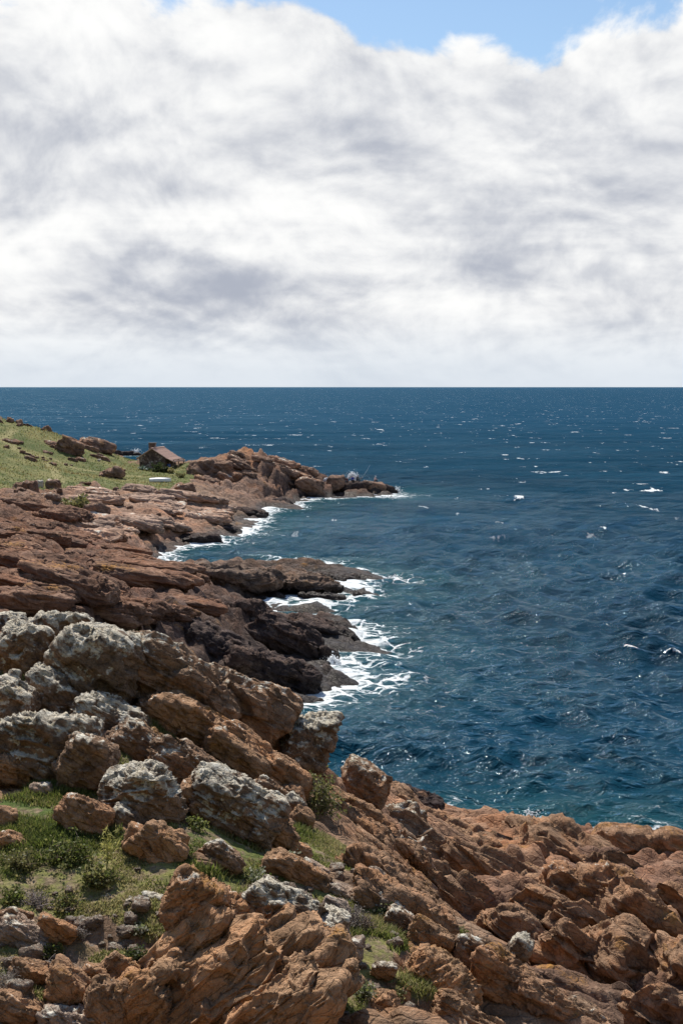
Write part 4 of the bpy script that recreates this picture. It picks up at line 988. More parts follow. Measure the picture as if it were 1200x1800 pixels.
def hut():
    g = hit(278, 822); x, y = g[0], g[1]; z = ground_z(x, y) - 0.25
    z = max(z, at(278, 824, y)[2] - 0.1)
    r = empty('stone_hut', (x, y, z), R(-13)); tag(r, 'small brown stone hut with pink gabled roof and chimney, on the headland', 'hut')
    W, D, He, Ha = 4.5, 5.2, 1.95, 3.35
    def wall_gable(yy):
        bm = bmesh.new()
        pr = [(-W/2, 0), (W/2, 0), (W/2, He), (0, Ha), (-W/2, He)]
        f = [bm.verts.new((a, yy, b - 0.4 * (b == 0))) for a, b in pr]; k = [bm.verts.new((a, yy + 0.4, b - 0.4 * (b == 0))) for a, b in pr]
        bm.faces.new(f); bm.faces.new(k[::-1])
        for i in range(5): bm.faces.new((f[i], k[i], k[(i + 1) % 5], f[(i + 1) % 5]))
        bmesh.ops.recalc_face_normals(bm, faces=bm.faces[:])
        return bm_obj('wall', bm, 'hut_stone', r)
    wall_gable(-D/2); wall_gable(D/2 - 0.4)
    for sx in (-1, 1):
        bm = bmesh.new(); box(bm, (sx * (W/2 - 0.2), 0, He/2 - 0.2), (0.4, D - 0.82, He + 0.38)); bm_obj('wall', bm, 'hut_stone', r)
    # roof: two slopes of rounded tiles in rows; the right one runs on over the veranda
    sl = (Ha - He) / (W / 2)
    for sx, run in ((-1, W/2 + 0.45), (1, W/2 + 1.55)):
        bm = bmesh.new(); nrib = 22; ns = 12
        for i in range(nrib * 4 + 1):
            pass
        vs = []
        for i in range(nrib * 4 + 1):
            yy = -D/2 - 0.3 + (D + 0.6) * i / (nrib * 4); row = []
            for j in range(ns + 1):
                xx = run * j / ns; drop = sl * xx * (1.0 if xx < W/2 + 0.45 else 1.0) - (0.30 * sl * max(0, xx - W/2 - 0.3))
                row.append(bm.verts.new((sx * xx, yy, Ha + 0.16 - drop + 0.05 * math.cos(i / 4 * 2 * math.pi) + 0.03 * ((j % 2) - 0.5))))
            vs.append(row)
        for i in range(nrib * 4):
            for j in range(ns): bm.faces.new((vs[i][j], vs[i + 1][j], vs[i + 1][j + 1], vs[i][j + 1]))
        bmesh.ops.recalc_face_normals(bm, faces=bm.faces[:])
        bmesh.ops.solidify(bm, geom=bm.faces[:], thickness=0.07)
        bm_obj('roof', bm, 'roof_tile', r)
    bm = bmesh.new(); box(bm, (0, 0, Ha + 0.22), (0.3, D + 0.6, 0.12)); bm_obj('roof_ridge', bm, 'roof_tile', r, 0.03)
    bm = bmesh.new(); box(bm, (-0.45, -D/2 + 1.3, Ha + 0.15), (1.0, 0.9, 1.5)); c = bm_obj('chimney', bm, 'hut_stone', r, 0.04)
    bm = bmesh.new(); box(bm, (-0.45, -D/2 + 1.3, Ha + 0.97), (1.15, 1.05, 0.12)); bm_obj('chimney_cap', bm, 'hut_stone', c, 0.02)
    for yy in (-D/2 + 0.1, 0, D/2 - 0.1):
        bm = bmesh.new(); box(bm, (W/2 + 1.35, yy, 0.72), (0.13, 0.13, 1.95)); bm_obj('veranda_post', bm, 'dark_wood', r, 0.01)
    bm = bmesh.new(); box(bm, (W/2 + 1.35, 0, 1.66), (0.12, D, 0.10)); bm_obj('veranda_beam', bm, 'dark_wood', r, 0.01)
    # veranda table and blue drum stand beside the hut
    M = lambda a, b, c: tuple(np.array([x, y, z]) + np.array([a * math.cos(R(-13)) - b * math.sin(R(-13)), a * math.sin(R(-13)) + b * math.cos(R(-13)), c]))
    tb = empty('plank_table', M(W/2 + 1.1, -1.6, 0), R(-13)); tag(tb, 'weathered plank table under the veranda of the hut', 'table')
    for k in range(3):
        bm = bmesh.new(); box(bm, (0, -0.22 + 0.22 * k, 0.76), (1.7, 0.2, 0.05)); bm_obj('plank', bm, 'wood', tb)
    for sx in (-0.7, 0.7):
        for sy in (-0.22, 0.22):
            bm = bmesh.new(); box(bm, (sx, sy, 0.34), (0.08, 0.08, 0.78)); bm_obj('leg', bm, 'wood', tb)
    bm = bmesh.new(); bmesh.ops.create_cone(bm, cap_ends=True, segments=16, radius1=0.28, radius2=0.28, depth=0.95)
    for zz in (-0.18, 0.18, 0.46): bmesh.ops.create_cone(bm, cap_ends=True, segments=16, radius1=0.30, radius2=0.30, depth=0.05, matrix=__import__('mathutils').Matrix.Translation((0, 0, zz)))
    d = bm_obj('drum', bm, 'blue_plastic'); d.location = M(W/2 + 0.35, -1.9, 0.45); tag(d, 'bright blue drum standing at the right corner of the hut', 'drum')
    return M
HUT = hut()

def boat():
    g = hit(282, 849); z = ground_z(g[0], g[1])
    r = empty('rowing_boat', (g[0], g[1], z + 0.02), R(3)); tag(r, 'white boat lying keel up on the grass in front of the hut', 'boat')
    L_, n, m = 3.2, 24, 14; V = []
    for i in range(n + 1):
        s = -1 + 2 * i / n
        w = 0.66 * (1 - max(0, s) ** 3.0 * 0.97) * (1 - 0.14 * max(0, -s) ** 2); hgt = 0.60 - 0.10 * s * s
        for j in range(m + 1):
            a = math.pi * j / m
            V.append((s * L_ / 2, w * math.cos(a) * (abs(math.cos(a)) ** -0.25 if abs(math.cos(a)) > 1e-3 else 1) , hgt * math.sin(a) ** 0.6 + 0.02))
    q = grid_quads(n + 1, m + 1)
    me = mesh_np('hull', np.array(V), q, MAT['boat_white']); h = link('hull', me, r)
    sm = h.modifiers.new('s', 'SOLIDIFY'); sm.thickness = 0.03
    tr = [(-L_/2, -0.05, 0.08)]
    bm = bmesh.new(); box(bm, (-L_/2 - 0.015, 0, 0.26), (0.04, 1.05, 0.46)); bm_obj('transom', bm, 'boat_white', r, 0.01)
    bm = bmesh.new(); box(bm, (-0.05, 0, 0.625), (2.7, 0.05, 0.07)); bm_obj('keel', bm, 'boat_trim', r, 0.01)
    for sy in (-1, 1):
        pts = [(s * L_/2, sy * (0.665 * (1 - max(0, s) ** 3 * 0.97) * (1 - 0.14 * max(0, -s) ** 2)), 0.05) for s in np.linspace(-1, 1, 20)]
        v, qq = tube(pts, 0.03, 6); link('gunwale', mesh_np('gunwale', v, qq, MAT['boat_trim']), r)
boat()

def top_z(px, Y, dz=0.0, xy=None):
    """surface under a point of the finished scene (terrain and rocks), by casting a ray down"""
    bpy.context.view_layer.update(); dg = bpy.context.evaluated_depsgraph_get()
    p = at(px, 800, Y) if xy is None else (xy[0], xy[1], 0)
    ok, loc, *_ = S.ray_cast(dg, Vector((p[0], p[1], 60.0)), Vector((0, 0, -1)))
    return np.array([p[0], p[1], (loc.z if ok else 0.0) + dz])

def person(label, px, Y, joints, rad, mats, rz=0.0, hat=None, lift=0.0):
    """one continuous skinned body; joints: name -> (x,y,z) metres above the seat/feet point, bones by order"""
    p = top_z(px, Y)
    r = empty('person', (p[0], p[1], p[2] + lift), rz); tag(r, label, 'person')
    names = list(joints); idx = {k: i for i, k in enumerate(names)}
    bones = [('pelvis','waist'),('waist','chest'),('chest','neck'),('neck','head'),('head','crown')]
    for s in 'lr':
        bones += [('chest','sh'+s),('sh'+s,'el'+s),('el'+s,'wr'+s),('wr'+s,'ha'+s),('pelvis','hip'+s),('hip'+s,'kn'+s),('kn'+s,'an'+s),('an'+s,'to'+s)]
    me = bpy.data.meshes.new('body'); me.from_pydata([joints[k] for k in names], [(idx[a], idx[b]) for a, b in bones], [])
    o = bpy.data.objects.new('body_cage', me); COL.objects.link(o)
    md = o.modifiers.new('skin', 'SKIN'); md.use_smooth_shade = True
    sv = me.skin_vertices[0].data
    for k in names: sv[idx[k]].radius = (rad[k], rad[k]) if not isinstance(rad[k], tuple) else rad[k]; sv[idx[k]].use_root = (k == 'pelvis')
    ss = o.modifiers.new('sub', 'SUBSURF'); ss.levels = ss.render_levels = 2
    bpy.context.view_layer.update(); ev = o.evaluated_get(bpy.context.evaluated_depsgraph_get())
    nm = bpy.data.meshes.new_from_object(ev); bpy.data.objects.remove(o)
    for m in mats: nm.materials.append(MAT[m])          # top, trousers, skin, hair
    J = {k: np.array(joints[k]) for k in names}
    for pl in nm.polygons:
        c = np.array(pl.center); best = None
        for a, b in bones:
            A, B = J[a], J[b]; t = np.clip(np.dot(c - A, B - A) / (np.dot(B - A, B - A) + 1e-9), 0, 1); d = np.linalg.norm(c - A - t * (B - A))
            if best is None or d < best[0]: best = (d, a, b, t)
        a, b, t = best[1:]
        pl.material_index = 0
        if a[:2] in ('wr',) or a in ('neck',) or a == 'head' or b[:2] == 'wr' and t > 0.85: pl.material_index = 2
        if a[:3] in ('hip',) or a[:2] in ('kn', 'an') or b[:3] == 'hip' or (a == 'pelvis' and b == 'waist' and t < 0.4): pl.material_index = 1
        if a == 'head' and (c[2] > J['head'][2] + 0.07 or c[1] > J['head'][1] + 0.05): pl.material_index = 3
    nm.name = 'body'; link('body', nm, r)
    h = J['head']
    bm = bmesh.new()
    bmesh.ops.create_uvsphere(bm, u_segments=8, v_segments=6, radius=0.02, matrix=__import__('mathutils').Matrix.Translation((h[0], h[1] - 0.105, h[2] - 0.005))); bm_obj('nose', bm, mats[2], r)
    if hat:
        bm = bmesh.new(); bmesh.ops.create_uvsphere(bm, u_segments=14, v_segments=8, radius=0.125, matrix=__import__('mathutils').Matrix.Translation((h[0], h[1], h[2] + 0.05)))
        bmesh.ops.delete(bm, geom=[v for v in bm.verts if v.co.z < h[2] + 0.04], context='VERTS')
        bmesh.ops.create_cone(bm, cap_ends=True, segments=14, radius1=0.17, radius2=0.13, depth=0.02, matrix=__import__('mathutils').Matrix.Translation((h[0], h[1] - 0.04, h[2] + 0.045)))
        bm_obj('hat', bm, hat, r)
    return r, p
RAD = dict(pelvis=(0.15,0.12), waist=(0.14,0.11), chest=(0.17,0.12), neck=0.06, head=(0.085,0.10), crown=(0.06,0.075))
for s in 'lr': RAD.update({'sh'+s: 0.075, 'el'+s: 0.05, 'wr'+s: 0.035, 'ha'+s: 0.035, 'hip'+s: 0.10, 'kn'+s: 0.07, 'an'+s: 0.045, 'to'+s: 0.04})
def seated(lean=0.0, reach=0.0):
    j = dict(pelvis=(0,0,0.12), waist=(0,-0.02-lean*.3,0.32), chest=(0,-0.05-lean*.7,0.55), neck=(0,-0.07-lean,0.70), head=(0,-0.10-lean,0.82), crown=(0,-0.09-lean,0.93))
    for s, k in (('l',1),('r',-1)):
        j.update({'sh'+s:(k*0.19,-0.05-lean*.8,0.60), 'el'+s:(k*0.25,-0.20-lean-reach*.3,0.38+reach*.05), 'wr'+s:(k*0.15,-0.40-lean-reach*.5,0.36+reach*.2), 'ha'+s:(k*0.12,-0.48-lean-reach*.5,0.37+reach*.22),
                  'hip'+s:(k*0.10,-0.06,0.10), 'kn'+s:(k*0.14,-0.46,0.26), 'an'+s:(k*0.14,-0.52,-0.12), 'to'+s:(k*0.14,-0.68,-0.16)})
    return j
def standing():
    j = dict(pelvis=(0,0,0.93), waist=(0,0,1.10), chest=(0,-0.02,1.34), neck=(0,-0.03,1.48), head=(0,-0.05,1.60), crown=(0,-0.04,1.71))
    for s, k in (('l',1),('r',-1)):
        j.update({'sh'+s:(k*0.20,-0.02,1.40), 'el'+s:(k*0.26,-0.12,1.14), 'wr'+s:(k*0.14,-0.34,1.10), 'ha'+s:(k*0.10,-0.42,1.12),
                  'hip'+s:(k*0.10,0,0.90), 'kn'+s:(k*0.12,-0.03,0.48), 'an'+s:(k*0.13,0.02,0.08), 'to'+s:(k*0.14,-0.14,0.03)})
    return j
def anglers():
    person('seated person in a blue jacket on the rocky point', 619, 239, seated(0.02), RAD, ['blue_cloth','dark_cloth','skin','hair'], R(20), lift=0.02)
    person('seated person in a rust coloured top left of the blue jacket', 610, 239, seated(0.05), RAD, ['red_cloth','dark_cloth','skin','hair'], R(-30), lift=0.02)
    r, p = person('dark-clothed person holding the long fishing rod on the point', 627, 239, seated(0.08, 0.5), RAD, ['dark_cloth','dark_cloth','skin','hair'], R(60), lift=0.03)
    person('person in pale top and white hat crouched right of the anglers', 658, 240, seated(0.1), RAD, ['pale_cloth','dark_cloth','skin','hair'], R(120), 'white_cloth', lift=0.02)
    a = at(634, 844, 239.2); b = at(650, 817, 239.2)
    q = top_z(634, 239.2); a[2] = max(a[2], q[2] + 0.3)
    rd = empty('fishing_rod', tuple(a)); tag(rd, 'long pale fishing rod slanting up to the right from the point', 'fishing rod')
    d = b - a
    v, qq = tube([d * s + np.array([0, 0, -0.12 * math.sin(s * 3.1)]) for s in np.linspace(0, 1, 12)], np.linspace(0.045, 0.018, 12), 6); link('blank', mesh_np('blank', v, qq, MAT['rod_pale']), rd)
    v, qq = tube([d * s for s in np.linspace(-0.08, 0.14, 5)], 0.055, 6); link('grip', mesh_np('grip', v, qq, MAT['dark_wood']), rd)
    bm = bmesh.new(); bmesh.ops.create_cone(bm, cap_ends=True, segments=12, radius1=0.07, radius2=0.07, depth=0.09); o = bm_obj('reel', bm, 'dark_cloth', rd); o.location = tuple(d * 0.12 + np.array([0.08, 0, -0.06]))
    # footbridge of planks over the gap
    A, B = at(566, 849, 238.3), at(606, 846, 238.6)
    br = empty('plank_bridge', tuple(A)); tag(br, 'narrow plank footbridge over the gap before the point', 'footbridge')
    L_ = np.linalg.norm(B - A); ang = math.atan2(B[2] - A[2], B[0] - A[0])
    for k in range(2):
        bm = bmesh.new(); box(bm, (L_/2, 0.16 * k - 0.08, 0), (L_, 0.15, 0.08)); o = bm_obj('plank', bm, 'wood', br, 0.008); o.rotation_euler = (0, -ang, 0)
    for k in range(3):
        bm = bmesh.new(); box(bm, (0, 0, -0.07), (0.12, 0.42, 0.06)); o = bm_obj('crosspiece', bm, 'wood', br); o.location = tuple((B - A) * (0.1 + 0.4 * k))
    # sloping fishing platform
    c = top_z(633, 237.3)
    pf = empty('fishing_platform', tuple(c + np.array([0, 0, 0.12]))); tag(pf, 'tan plank platform on the rocks below the anglers', 'platform'); pf.rotation_euler = (R(14), R(28), R(10))
    for k in range(4):
        bm = bmesh.new(); box(bm, (0, -0.48 + 0.32 * k, 0), (1.5, 0.29, 0.06)); bm_obj('plank', bm, 'wood', pf, 0.006)
    for k in (-0.6, 0.6):
        bm = bmesh.new(); box(bm, (k, 0, -0.09), (0.1, 1.3, 0.1)); bm_obj('joist', bm, 'wood', pf)
anglers()

def copy_thing(o, loc, rz, sc):
    """a copy of a thing and of each of its parts (sharing meshes)"""
    c = o.copy(); COL.objects.link(c); c.location = loc; c.rotation_euler = (0, 0, rz); c.scale = (sc,) * 3 if np.isscalar(sc) else sc
    for ch in o.children:
        k = ch.copy(); COL.objects.link(k); k.parent = c
    return c

# ------------------------------------------------------------------ crags, stones and splashes that come in numbers
def scatter_rocks(n, spots, label, group, mat, name, cat, size, block, seed, flat=0.75, sinkf=0.30, res=16, near=False):
    rg = np.random.RandomState(seed); protos = []
    for k in range(5):
        V, Q = rock_verts(res, (1, 0.9, flat), seed * 10 + k, rg.uniform(-20, 30), 0, 0, 30, block, 12)
        me = mesh_np(name, V, Q, MAT[mat]); protos.append(me)
    for i in range(n):
        px, py, sx, sy, where = spots[rg.randint(len(spots))]
        g = hit(px + rg.normal() * sx, py + rg.normal() * sy)
        z = ground_z(g[0], g[1])
        if z < 0.5 and not near: continue
        s = size[0] * (size[1] / size[0]) ** (rg.uniform() ** 1.6)
        o = link(name, protos[rg.randint(5)], None, (g[0], g[1], z + s * flat * (0.5 - sinkf)))
        o.scale = (s * rg.uniform(0.8, 1.3), s, s * rg.uniform(0.75, 1.2)); o.rotation_euler = (0, 0, rg.uniform(0, 6.28)); tag(o, label + ' ' + where, cat, group)
def scatter_slabs(n, spots, label, group, mat, size, seed, ry, hz=0.28, dip=6, deep=0.6):
    """ledges of bedded rock breaking out of the slope, all dipping seaward"""
    rg = np.random.RandomState(seed); protos = []
    for k in range(6):
        V, Q = rock_verts(26, (1, deep, hz), seed * 10 + k, 0, rg.uniform(-10, 10), 0, dip, 0.34, 15, 1.0, 9, 0.0, 0.42, 3.0)
        protos.append(mesh_np('rock_ledge', V, Q, MAT[mat]))
    for i in range(n):
        px, py, sx, sy, where = spots[i % len(spots)]
        g = hit(px + rg.uniform(-1, 1) * sx, py + rg.uniform(-1, 1) * sy); z = ground_z(g[0], g[1])
        if z < 0.35: continue
        s_ = size[0] * (size[1] / size[0]) ** rg.uniform()
        o = link('rock_ledge', protos[rg.randint(6)], None, (g[0], g[1], z + s_ * hz * 0.30))
        o.scale = (s_ * rg.uniform(0.9, 1.4), s_, s_ * rg.uniform(0.7, 1.25)); o.rotation_euler = (R(rg.uniform(-6, 8)), R(ry + rg.uniform(-5, 6)), R(rg.uniform(-18, 14)))
        tag(o, label + ' ' + where, 'rock', group)
scatter_slabs(84, [(50,905,50,22,'under the dark rocks below the hill'),(150,925,60,22,'above the cove on the left'),(50,955,50,25,'in the upper left'),(160,975,70,25,'left of the cove'),(60,1005,60,25,'at the far left, halfway down'),(200,1020,80,22,'between the cove and the finger ledge'),
 (60,1055,60,22,'just behind the pale crest boulders'),(190,1065,60,20,'behind the upright ridge boulder'),(290,1050,50,22,'left of the blocky dark rock'),(260,1090,50,20,'behind the long ridge slab'),(320,1025,40,15,'at the root of the finger ledge'),(100,1080,80,12,'low behind the crest boulders')],
 'red brown rock ledge on the shore slope', 'rock ledges on the shore slope', 'red_rock', (1.1,2.9), 14, 7)
scatter_slabs(40, [(200,880,50,14,'near the purple brown outcrop'),(300,885,50,16,'below the white boat'),(260,920,50,16,'in its middle'),(340,905,30,14,'at its seaward end'),(190,930,40,16,'above the cove')],
 'thin tan rock ledge on the pink terrace', 'rock ledges on the pink terrace', 'pink_rock', (1.4,3.4), 15, 5, 0.16)
scatter_slabs(44, [(420,808,50,10,'on its tan crown'),(480,830,40,12,'on its seaward shoulder'),(390,838,45,10,'on its face toward the hut'),(440,852,50,8,'low on its front'),(530,852,22,8,'by the plank bridge'),(510,838,20,10,'above the plank bridge')],
 'rough brown rock rib of the headland', 'rock ribs of the headland', 'far_rock', (0.9,2.2), 17, 14, 0.34, 20)
scatter_slabs(22, [(150,788,40,6,'along the brow'),(185,802,25,6,'where it meets the shore'),(105,790,25,8,'beside the dark brow crag'),(70,806,40,6,'in the grass'),(20,780,20,6,'at the left edge'),(130,812,40,5,'above the lawn')],
 'brown rock outcrop on the grassy hill', 'outcrops on the grassy hill', 'far_rock', (0.5,1.5), 18, 12, 0.4, 15)
scatter_slabs(26, [(660,1470,30,20,'below the blocky sea rock'),(700,1530,30,30,'above the bright green grass'),(740,1580,40,25,'above the gully edge'),(640,1430,20,20,'right of the wiry shrub')],
 'orange brown slab on the steep slope', 'slabs on the slope to the gully', 'sea_rock', (0.5,1.1), 16, 34, 0.34, 30)
scatter_rocks(40, [(200,875,60,14,'near the purple brown outcrop'),(300,880,60,14,'below the white boat'),(120,860,40,8,'by the little green ledge'),(60,870,30,8,'under the white stone'),(180,930,50,14,'above the cove')], 'loose tan stone on the pink terrace', 'loose stones on the terrace', 'far_rock', 'stone', 'stone', (0.2,0.8), 0.5, 6, 0.7)
scatter_rocks(16, [(20,782,12,3,'at its upper end'),(50,795,12,3,'in its upper half'),(80,808,10,3,'in its lower half'),(110,822,14,3,'at its lower end')], 'small brown stone in the broken line across the grass hill', 'stones in a line on the hill', 'far_rock', 'stone', 'stone', (0.2,0.55), 0.5, 7, 0.7)
scatter_rocks(14, [(10,741,8,2,'at the left edge'),(30,744,8,2,'near the left edge'),(42,750,6,2,'beside the pale skyline stones'),(80,757,14,3,'above the dark crag')], 'small rock on the skyline of the grass hill', 'rocks on the hill crest', 'far_rock', 'stone', 'stone', (0.3,0.9), 0.5, 8, 0.8)
scatter_rocks(120, [(60,1600,60,40,'by the grey purple bush'),(150,1620,80,50,'by the jointed block'),(230,1640,40,40,'left of the outcrop'),(600,1600,40,30,'round the dry grey bush'),(670,1590,40,30,'by the upright pale slab'),(640,1720,40,40,'below the pinkish stone'),(40,1700,50,40,'at the lower left'),(180,1760,60,30,'by the dark cleft'),(560,1560,50,20,'by the split brown slabs')], 'small loose stone on bare soil', 'loose stones on the near slope', 'pale_rock', 'stone', 'stone', (0.05,0.20), 0.55, 9, 0.7, 0.3, 10)

# ------------------------------------------------------------------ vegetation
def blades(pts, h, w, lean, col, rg, seg=2):
    """curved grass blades: arrays of roots, heights, widths; returns verts, tris-as-quads (degenerate-free strips), colours"""
    n = len(pts); a = rg.uniform(0, 2 * math.pi, n); t = np.stack([np.cos(a), np.sin(a), 0 * a], 1); sd = np.stack([-np.sin(a), np.cos(a), 0 * a], 1)
    V = np.empty((n, 6, 3)); C = np.empty((n, 6, 3))
    for k, (u, ww) in enumerate(((0, 1.0), (0.55, 0.8), (1.0, 0.18))):
        c = pts + np.array([0, 0, 1.0]) * (h * u * (1 - 0.25 * lean * u))[:, None] + t * (h * lean * u * u)[:, None]
        V[:, 2 * k] = c - sd * (w * ww / 2)[:, None]; V[:, 2 * k + 1] = c + sd * (w * ww / 2)[:, None]
        C[:, 2 * k] = C[:, 2 * k + 1] = col
    b = np.arange(n)[:, None] * 6
    Q = np.concatenate([b + np.array([0, 1, 3, 2]), b + np.array([2, 3, 5, 4])])
    return V.reshape(-1, 3), Q, C.reshape(-1, 3)
def near_grass():
    rg = np.random.RandomState(3)
    H = TH.reshape(TSHAPE); G = TGM.reshape(TSHAPE)
    r = TROWS; i0 = np.searchsorted(r, 18.5); i1 = np.searchsorted(r, 42)
    j0 = np.searchsorted(TCOLS, -0.262); j1 = np.searchsorted(TCOLS, 0.262)
    area = (np.gradient(r)[i0:i1, None] * np.gradient(TCOLS)[None, j0:j1] * r[i0:i1, None])
    Gs = G[i0:i1, j0:j1]
    x = r[i0:i1, None] * np.sin(TCOLS[None, j0:j1]); y = r[i0:i1, None] * np.cos(TCOLS[None, j0:j1])
    pp = np.stack([x.ravel(), y.ravel(), 0 * x.ravel()], 1)
    clump = fbm(pp * 1.6, 3, 91).reshape(Gs.shape); tall = fbm(pp * 0.55, 3, 92).reshape(Gs.shape)
    wgt = (area * Gs ** 1.2 * sstep(clump, -0.45, 0.15)).ravel()
    n = 82000
    k = rg.choice(len(wgt), n, p=wgt / wgt.sum())
    ii, jj = k // Gs.shape[1], k % Gs.shape[1]
    rr = r[i0 + ii] + rg.uniform(-.5, .5, n) * 0.07; aa = TCOLS[j0 + jj] + rg.uniform(-.5, .5, n) * 0.001
    pts = np.stack([rr * np.sin(aa), rr * np.cos(aa), H[i0 + ii, j0 + jj] - 0.02], 1)
    tl = sstep(tall.ravel()[k], -0.15, 0.35)
    h = rg.uniform(0.05, 0.11, n) * (0.75 + 1.0 * tl); w = rg.uniform(0.013, 0.023, n)
    pal = np.array([(0.14, 0.185, 0.038), (0.20, 0.225, 0.058), (0.27, 0.26, 0.09), (0.42, 0.36, 0.18), (0.10, 0.135, 0.035)])
    dry = rg.uniform(size=n) + 0.9 * fbm(pts * 0.8, 3, 93)
    ci = np.where(dry > 0.86, 3, np.where(dry > 0.5, 2, np.where(dry > 0.2, 1, np.where(dry > -0.15, 0, 4))))
    col = pal[ci] * rg.uniform(0.75, 1.25, (n, 1))
    V, Q, C = blades(pts, h, w, rg.uniform(0.15, 0.9, n), col, rg)
    o = link('grass', mesh_np('grass', V, Q, MAT['grass'], True, None, {'col': C})); tag(o, 'tufted green and straw grass between the near rocks', 'grass', kind='stuff')
near_grass()
def far_grass():
    rg = np.random.RandomState(4); H = TH.reshape(TSHAPE); G = TGM.reshape(TSHAPE); r = TROWS
    i0 = np.searchsorted(r, 150); i1 = np.searchsorted(r, 262); j0 = np.searchsorted(TCOLS, -0.26); j1 = np.searchsorted(TCOLS, -0.05)
    wgt = (r[i0:i1, None] ** 2 * G[i0:i1, j0:j1] ** 2).ravel(); n = 15000
    k = rg.choice(len(wgt), n, p=wgt / wgt.sum()); ii, jj = k // (j1 - j0), k % (j1 - j0)
    rr = r[i0 + ii] * (1 + rg.uniform(-1, 1, n) * 0.0036); aa = TCOLS[j0 + jj] + rg.uniform(-1, 1, n) * 0.0011
    pts = np.stack([rr * np.sin(aa), rr * np.cos(aa), H[i0 + ii, j0 + jj] - 0.03], 1)
    t = fbm(pts * 0.18, 3, 5); d = rg.uniform(size=n) + 1.6 * t
    col = np.where((d > 0.75)[:, None], (0.28, 0.235, 0.10), np.where((d > 0.2)[:, None], (0.15, 0.165, 0.045), (0.07, 0.095, 0.026))) * rg.uniform(0.8, 1.2, (n, 1))
    V, Q, C = blades(pts, rg.uniform(0.06, 0.2, n) * (1 + sstep(t, 0.0, 0.5)), rg.uniform(0.08, 0.2, n), rg.uniform(0.2, 0.9, n), col, rg)
    o = link('grass', mesh_np('grass', V, Q, MAT['grass'], True, None, {'col': C})); tag(o, 'short rough grass on the far hill and round the hut', 'grass', kind='stuff')
far_grass()

def bush_parts(seed, rx, rz, nleaf, leaf, pal, ntwig, twigc, up=0.3, long=1.0):
    """leaves spread through an uneven crown carried by forking twigs"""
    rg = np.random.RandomState(seed)
    tv, tq, off, tips = [], [], 0, []
    for k in range(ntwig):
        a = rg.uniform(0, 2 * math.pi); e = rg.uniform(0.25, 1.0); L_ = rg.uniform(0.6, 1.05)
        end = np.array([math.cos(a) * rx * L_ * math.sqrt(max(0, 1 - e * e * 0.8)), math.sin(a) * rx * L_ * math.sqrt(max(0, 1 - e * e * 0.8)), rz * L_ * e])
        mid = end * 0.5 + rg.normal(size=3) * 0.10 * rx; mid[2] = abs(mid[2]) + 0.05 * rz
        pts = [np.zeros(3), mid * 0.5, mid, (mid + end) / 2 + rg.normal(size=3) * 0.05 * rx, end]
        v, q = tube(pts, np.linspace(0.018, 0.005, 5) * (0.6 + rx), 4); tv.append(v); tq.append(q + off); off += len(v); tips += [mid, (mid + end) / 2, end]
        for b in range(3):
            s = pts[2 + b % 2]; e2 = s + rg.normal(size=3) * np.array([0.3, 0.3, 0.22]) * rx; e2[2] = max(e2[2], 0.02)
            v, q = tube([s, (s + e2) / 2 + rg.normal(size=3) * 0.04 * rx, e2], [0.009 * (0.6 + rx), 0.006 * (0.6 + rx), 0.003], 3); tv.append(v); tq.append(q + off); off += len(v); tips.append(e2)
    tips = np.array(tips); c = tips[rg.randint(len(tips), size=nleaf)] + rg.normal(size=(nleaf, 3)) * np.array([0.11, 0.11, 0.08]) * (rx + 0.1)
    c[:, 2] = np.maximum(c[:, 2], 0.01)
    d = rg.normal(size=(nleaf, 3)); d[:, 2] = d[:, 2] * 0.6 + up; d /= np.linalg.norm(d, axis=1, keepdims=True)
    s = np.cross(d, rg.normal(size=(nleaf, 3))); s /= np.linalg.norm(s, axis=1, keepdims=True)
    l = leaf * rg.uniform(0.6, 1.3, (nleaf, 1)); w = l * 0.5 / long
    V = np.stack([c, c + d * l * 0.5 + s * w, c + d * l * 1.1, c + d * l * 0.5 - s * w], 1).reshape(-1, 3)
    Q = np.arange(nleaf * 4).reshape(-1, 4)
    cc = np.array(pal)[rg.randint(len(pal), size=nleaf)] * rg.uniform(0.7, 1.3, (nleaf, 1))
    fol = mesh_np('foliage', V, Q, MAT['leaf'], False, None, {'col': np.repeat(cc, 4, 0)})
    tw = np.concatenate(tv); stem = mesh_np('stems', tw, np.concatenate(tq), MAT['twig'], True, None, {'col': np.tile(np.array(twigc), (len(tw), 1))})
    return fol, stem
GREEN = [(0.13,0.165,0.04),(0.19,0.21,0.06),(0.25,0.25,0.09),(0.09,0.115,0.03)]
OLIVE = [(0.16,0.165,0.06),(0.22,0.21,0.08),(0.28,0.25,0.11),(0.11,0.11,0.045)]
GREY = [(0.22,0.19,0.17),(0.30,0.26,0.23),(0.16,0.13,0.12),(0.24,0.22,0.17)]
PALE = [(0.26,0.28,0.16),(0.36,0.37,0.27),(0.18,0.21,0.09),(0.42,0.42,0.34)]
STRAW = [(0.28,0.23,0.10),(0.20,0.19,0.06),(0.36,0.31,0.16)]
def bush(px, py, w, h, label, pal, nleaf=700, leaf=0.05, ntwig=12, twigc=(0.16,0.12,0.09), Y=None, seed=None, name='bush', cat='bush', long=1.0, up=0.3, group=None):
    g = hit(px, py + h * 0.4) if Y is None else at(px, py + h * 0.5, Y)
    z = ground_z(g[0], g[1]) if Y is None else g[2]
    k = g[1] / F; fol, stem = bush_parts(seed or int(px * 3 + py), w * 0.5 * k, h * k, nleaf, leaf, pal, ntwig, twigc, up, long)
    r = empty(name, (g[0], g[1], z - 0.02)); link('foliage', fol, r); link('stems', stem, r); tag(r, label, cat, group)
    return r
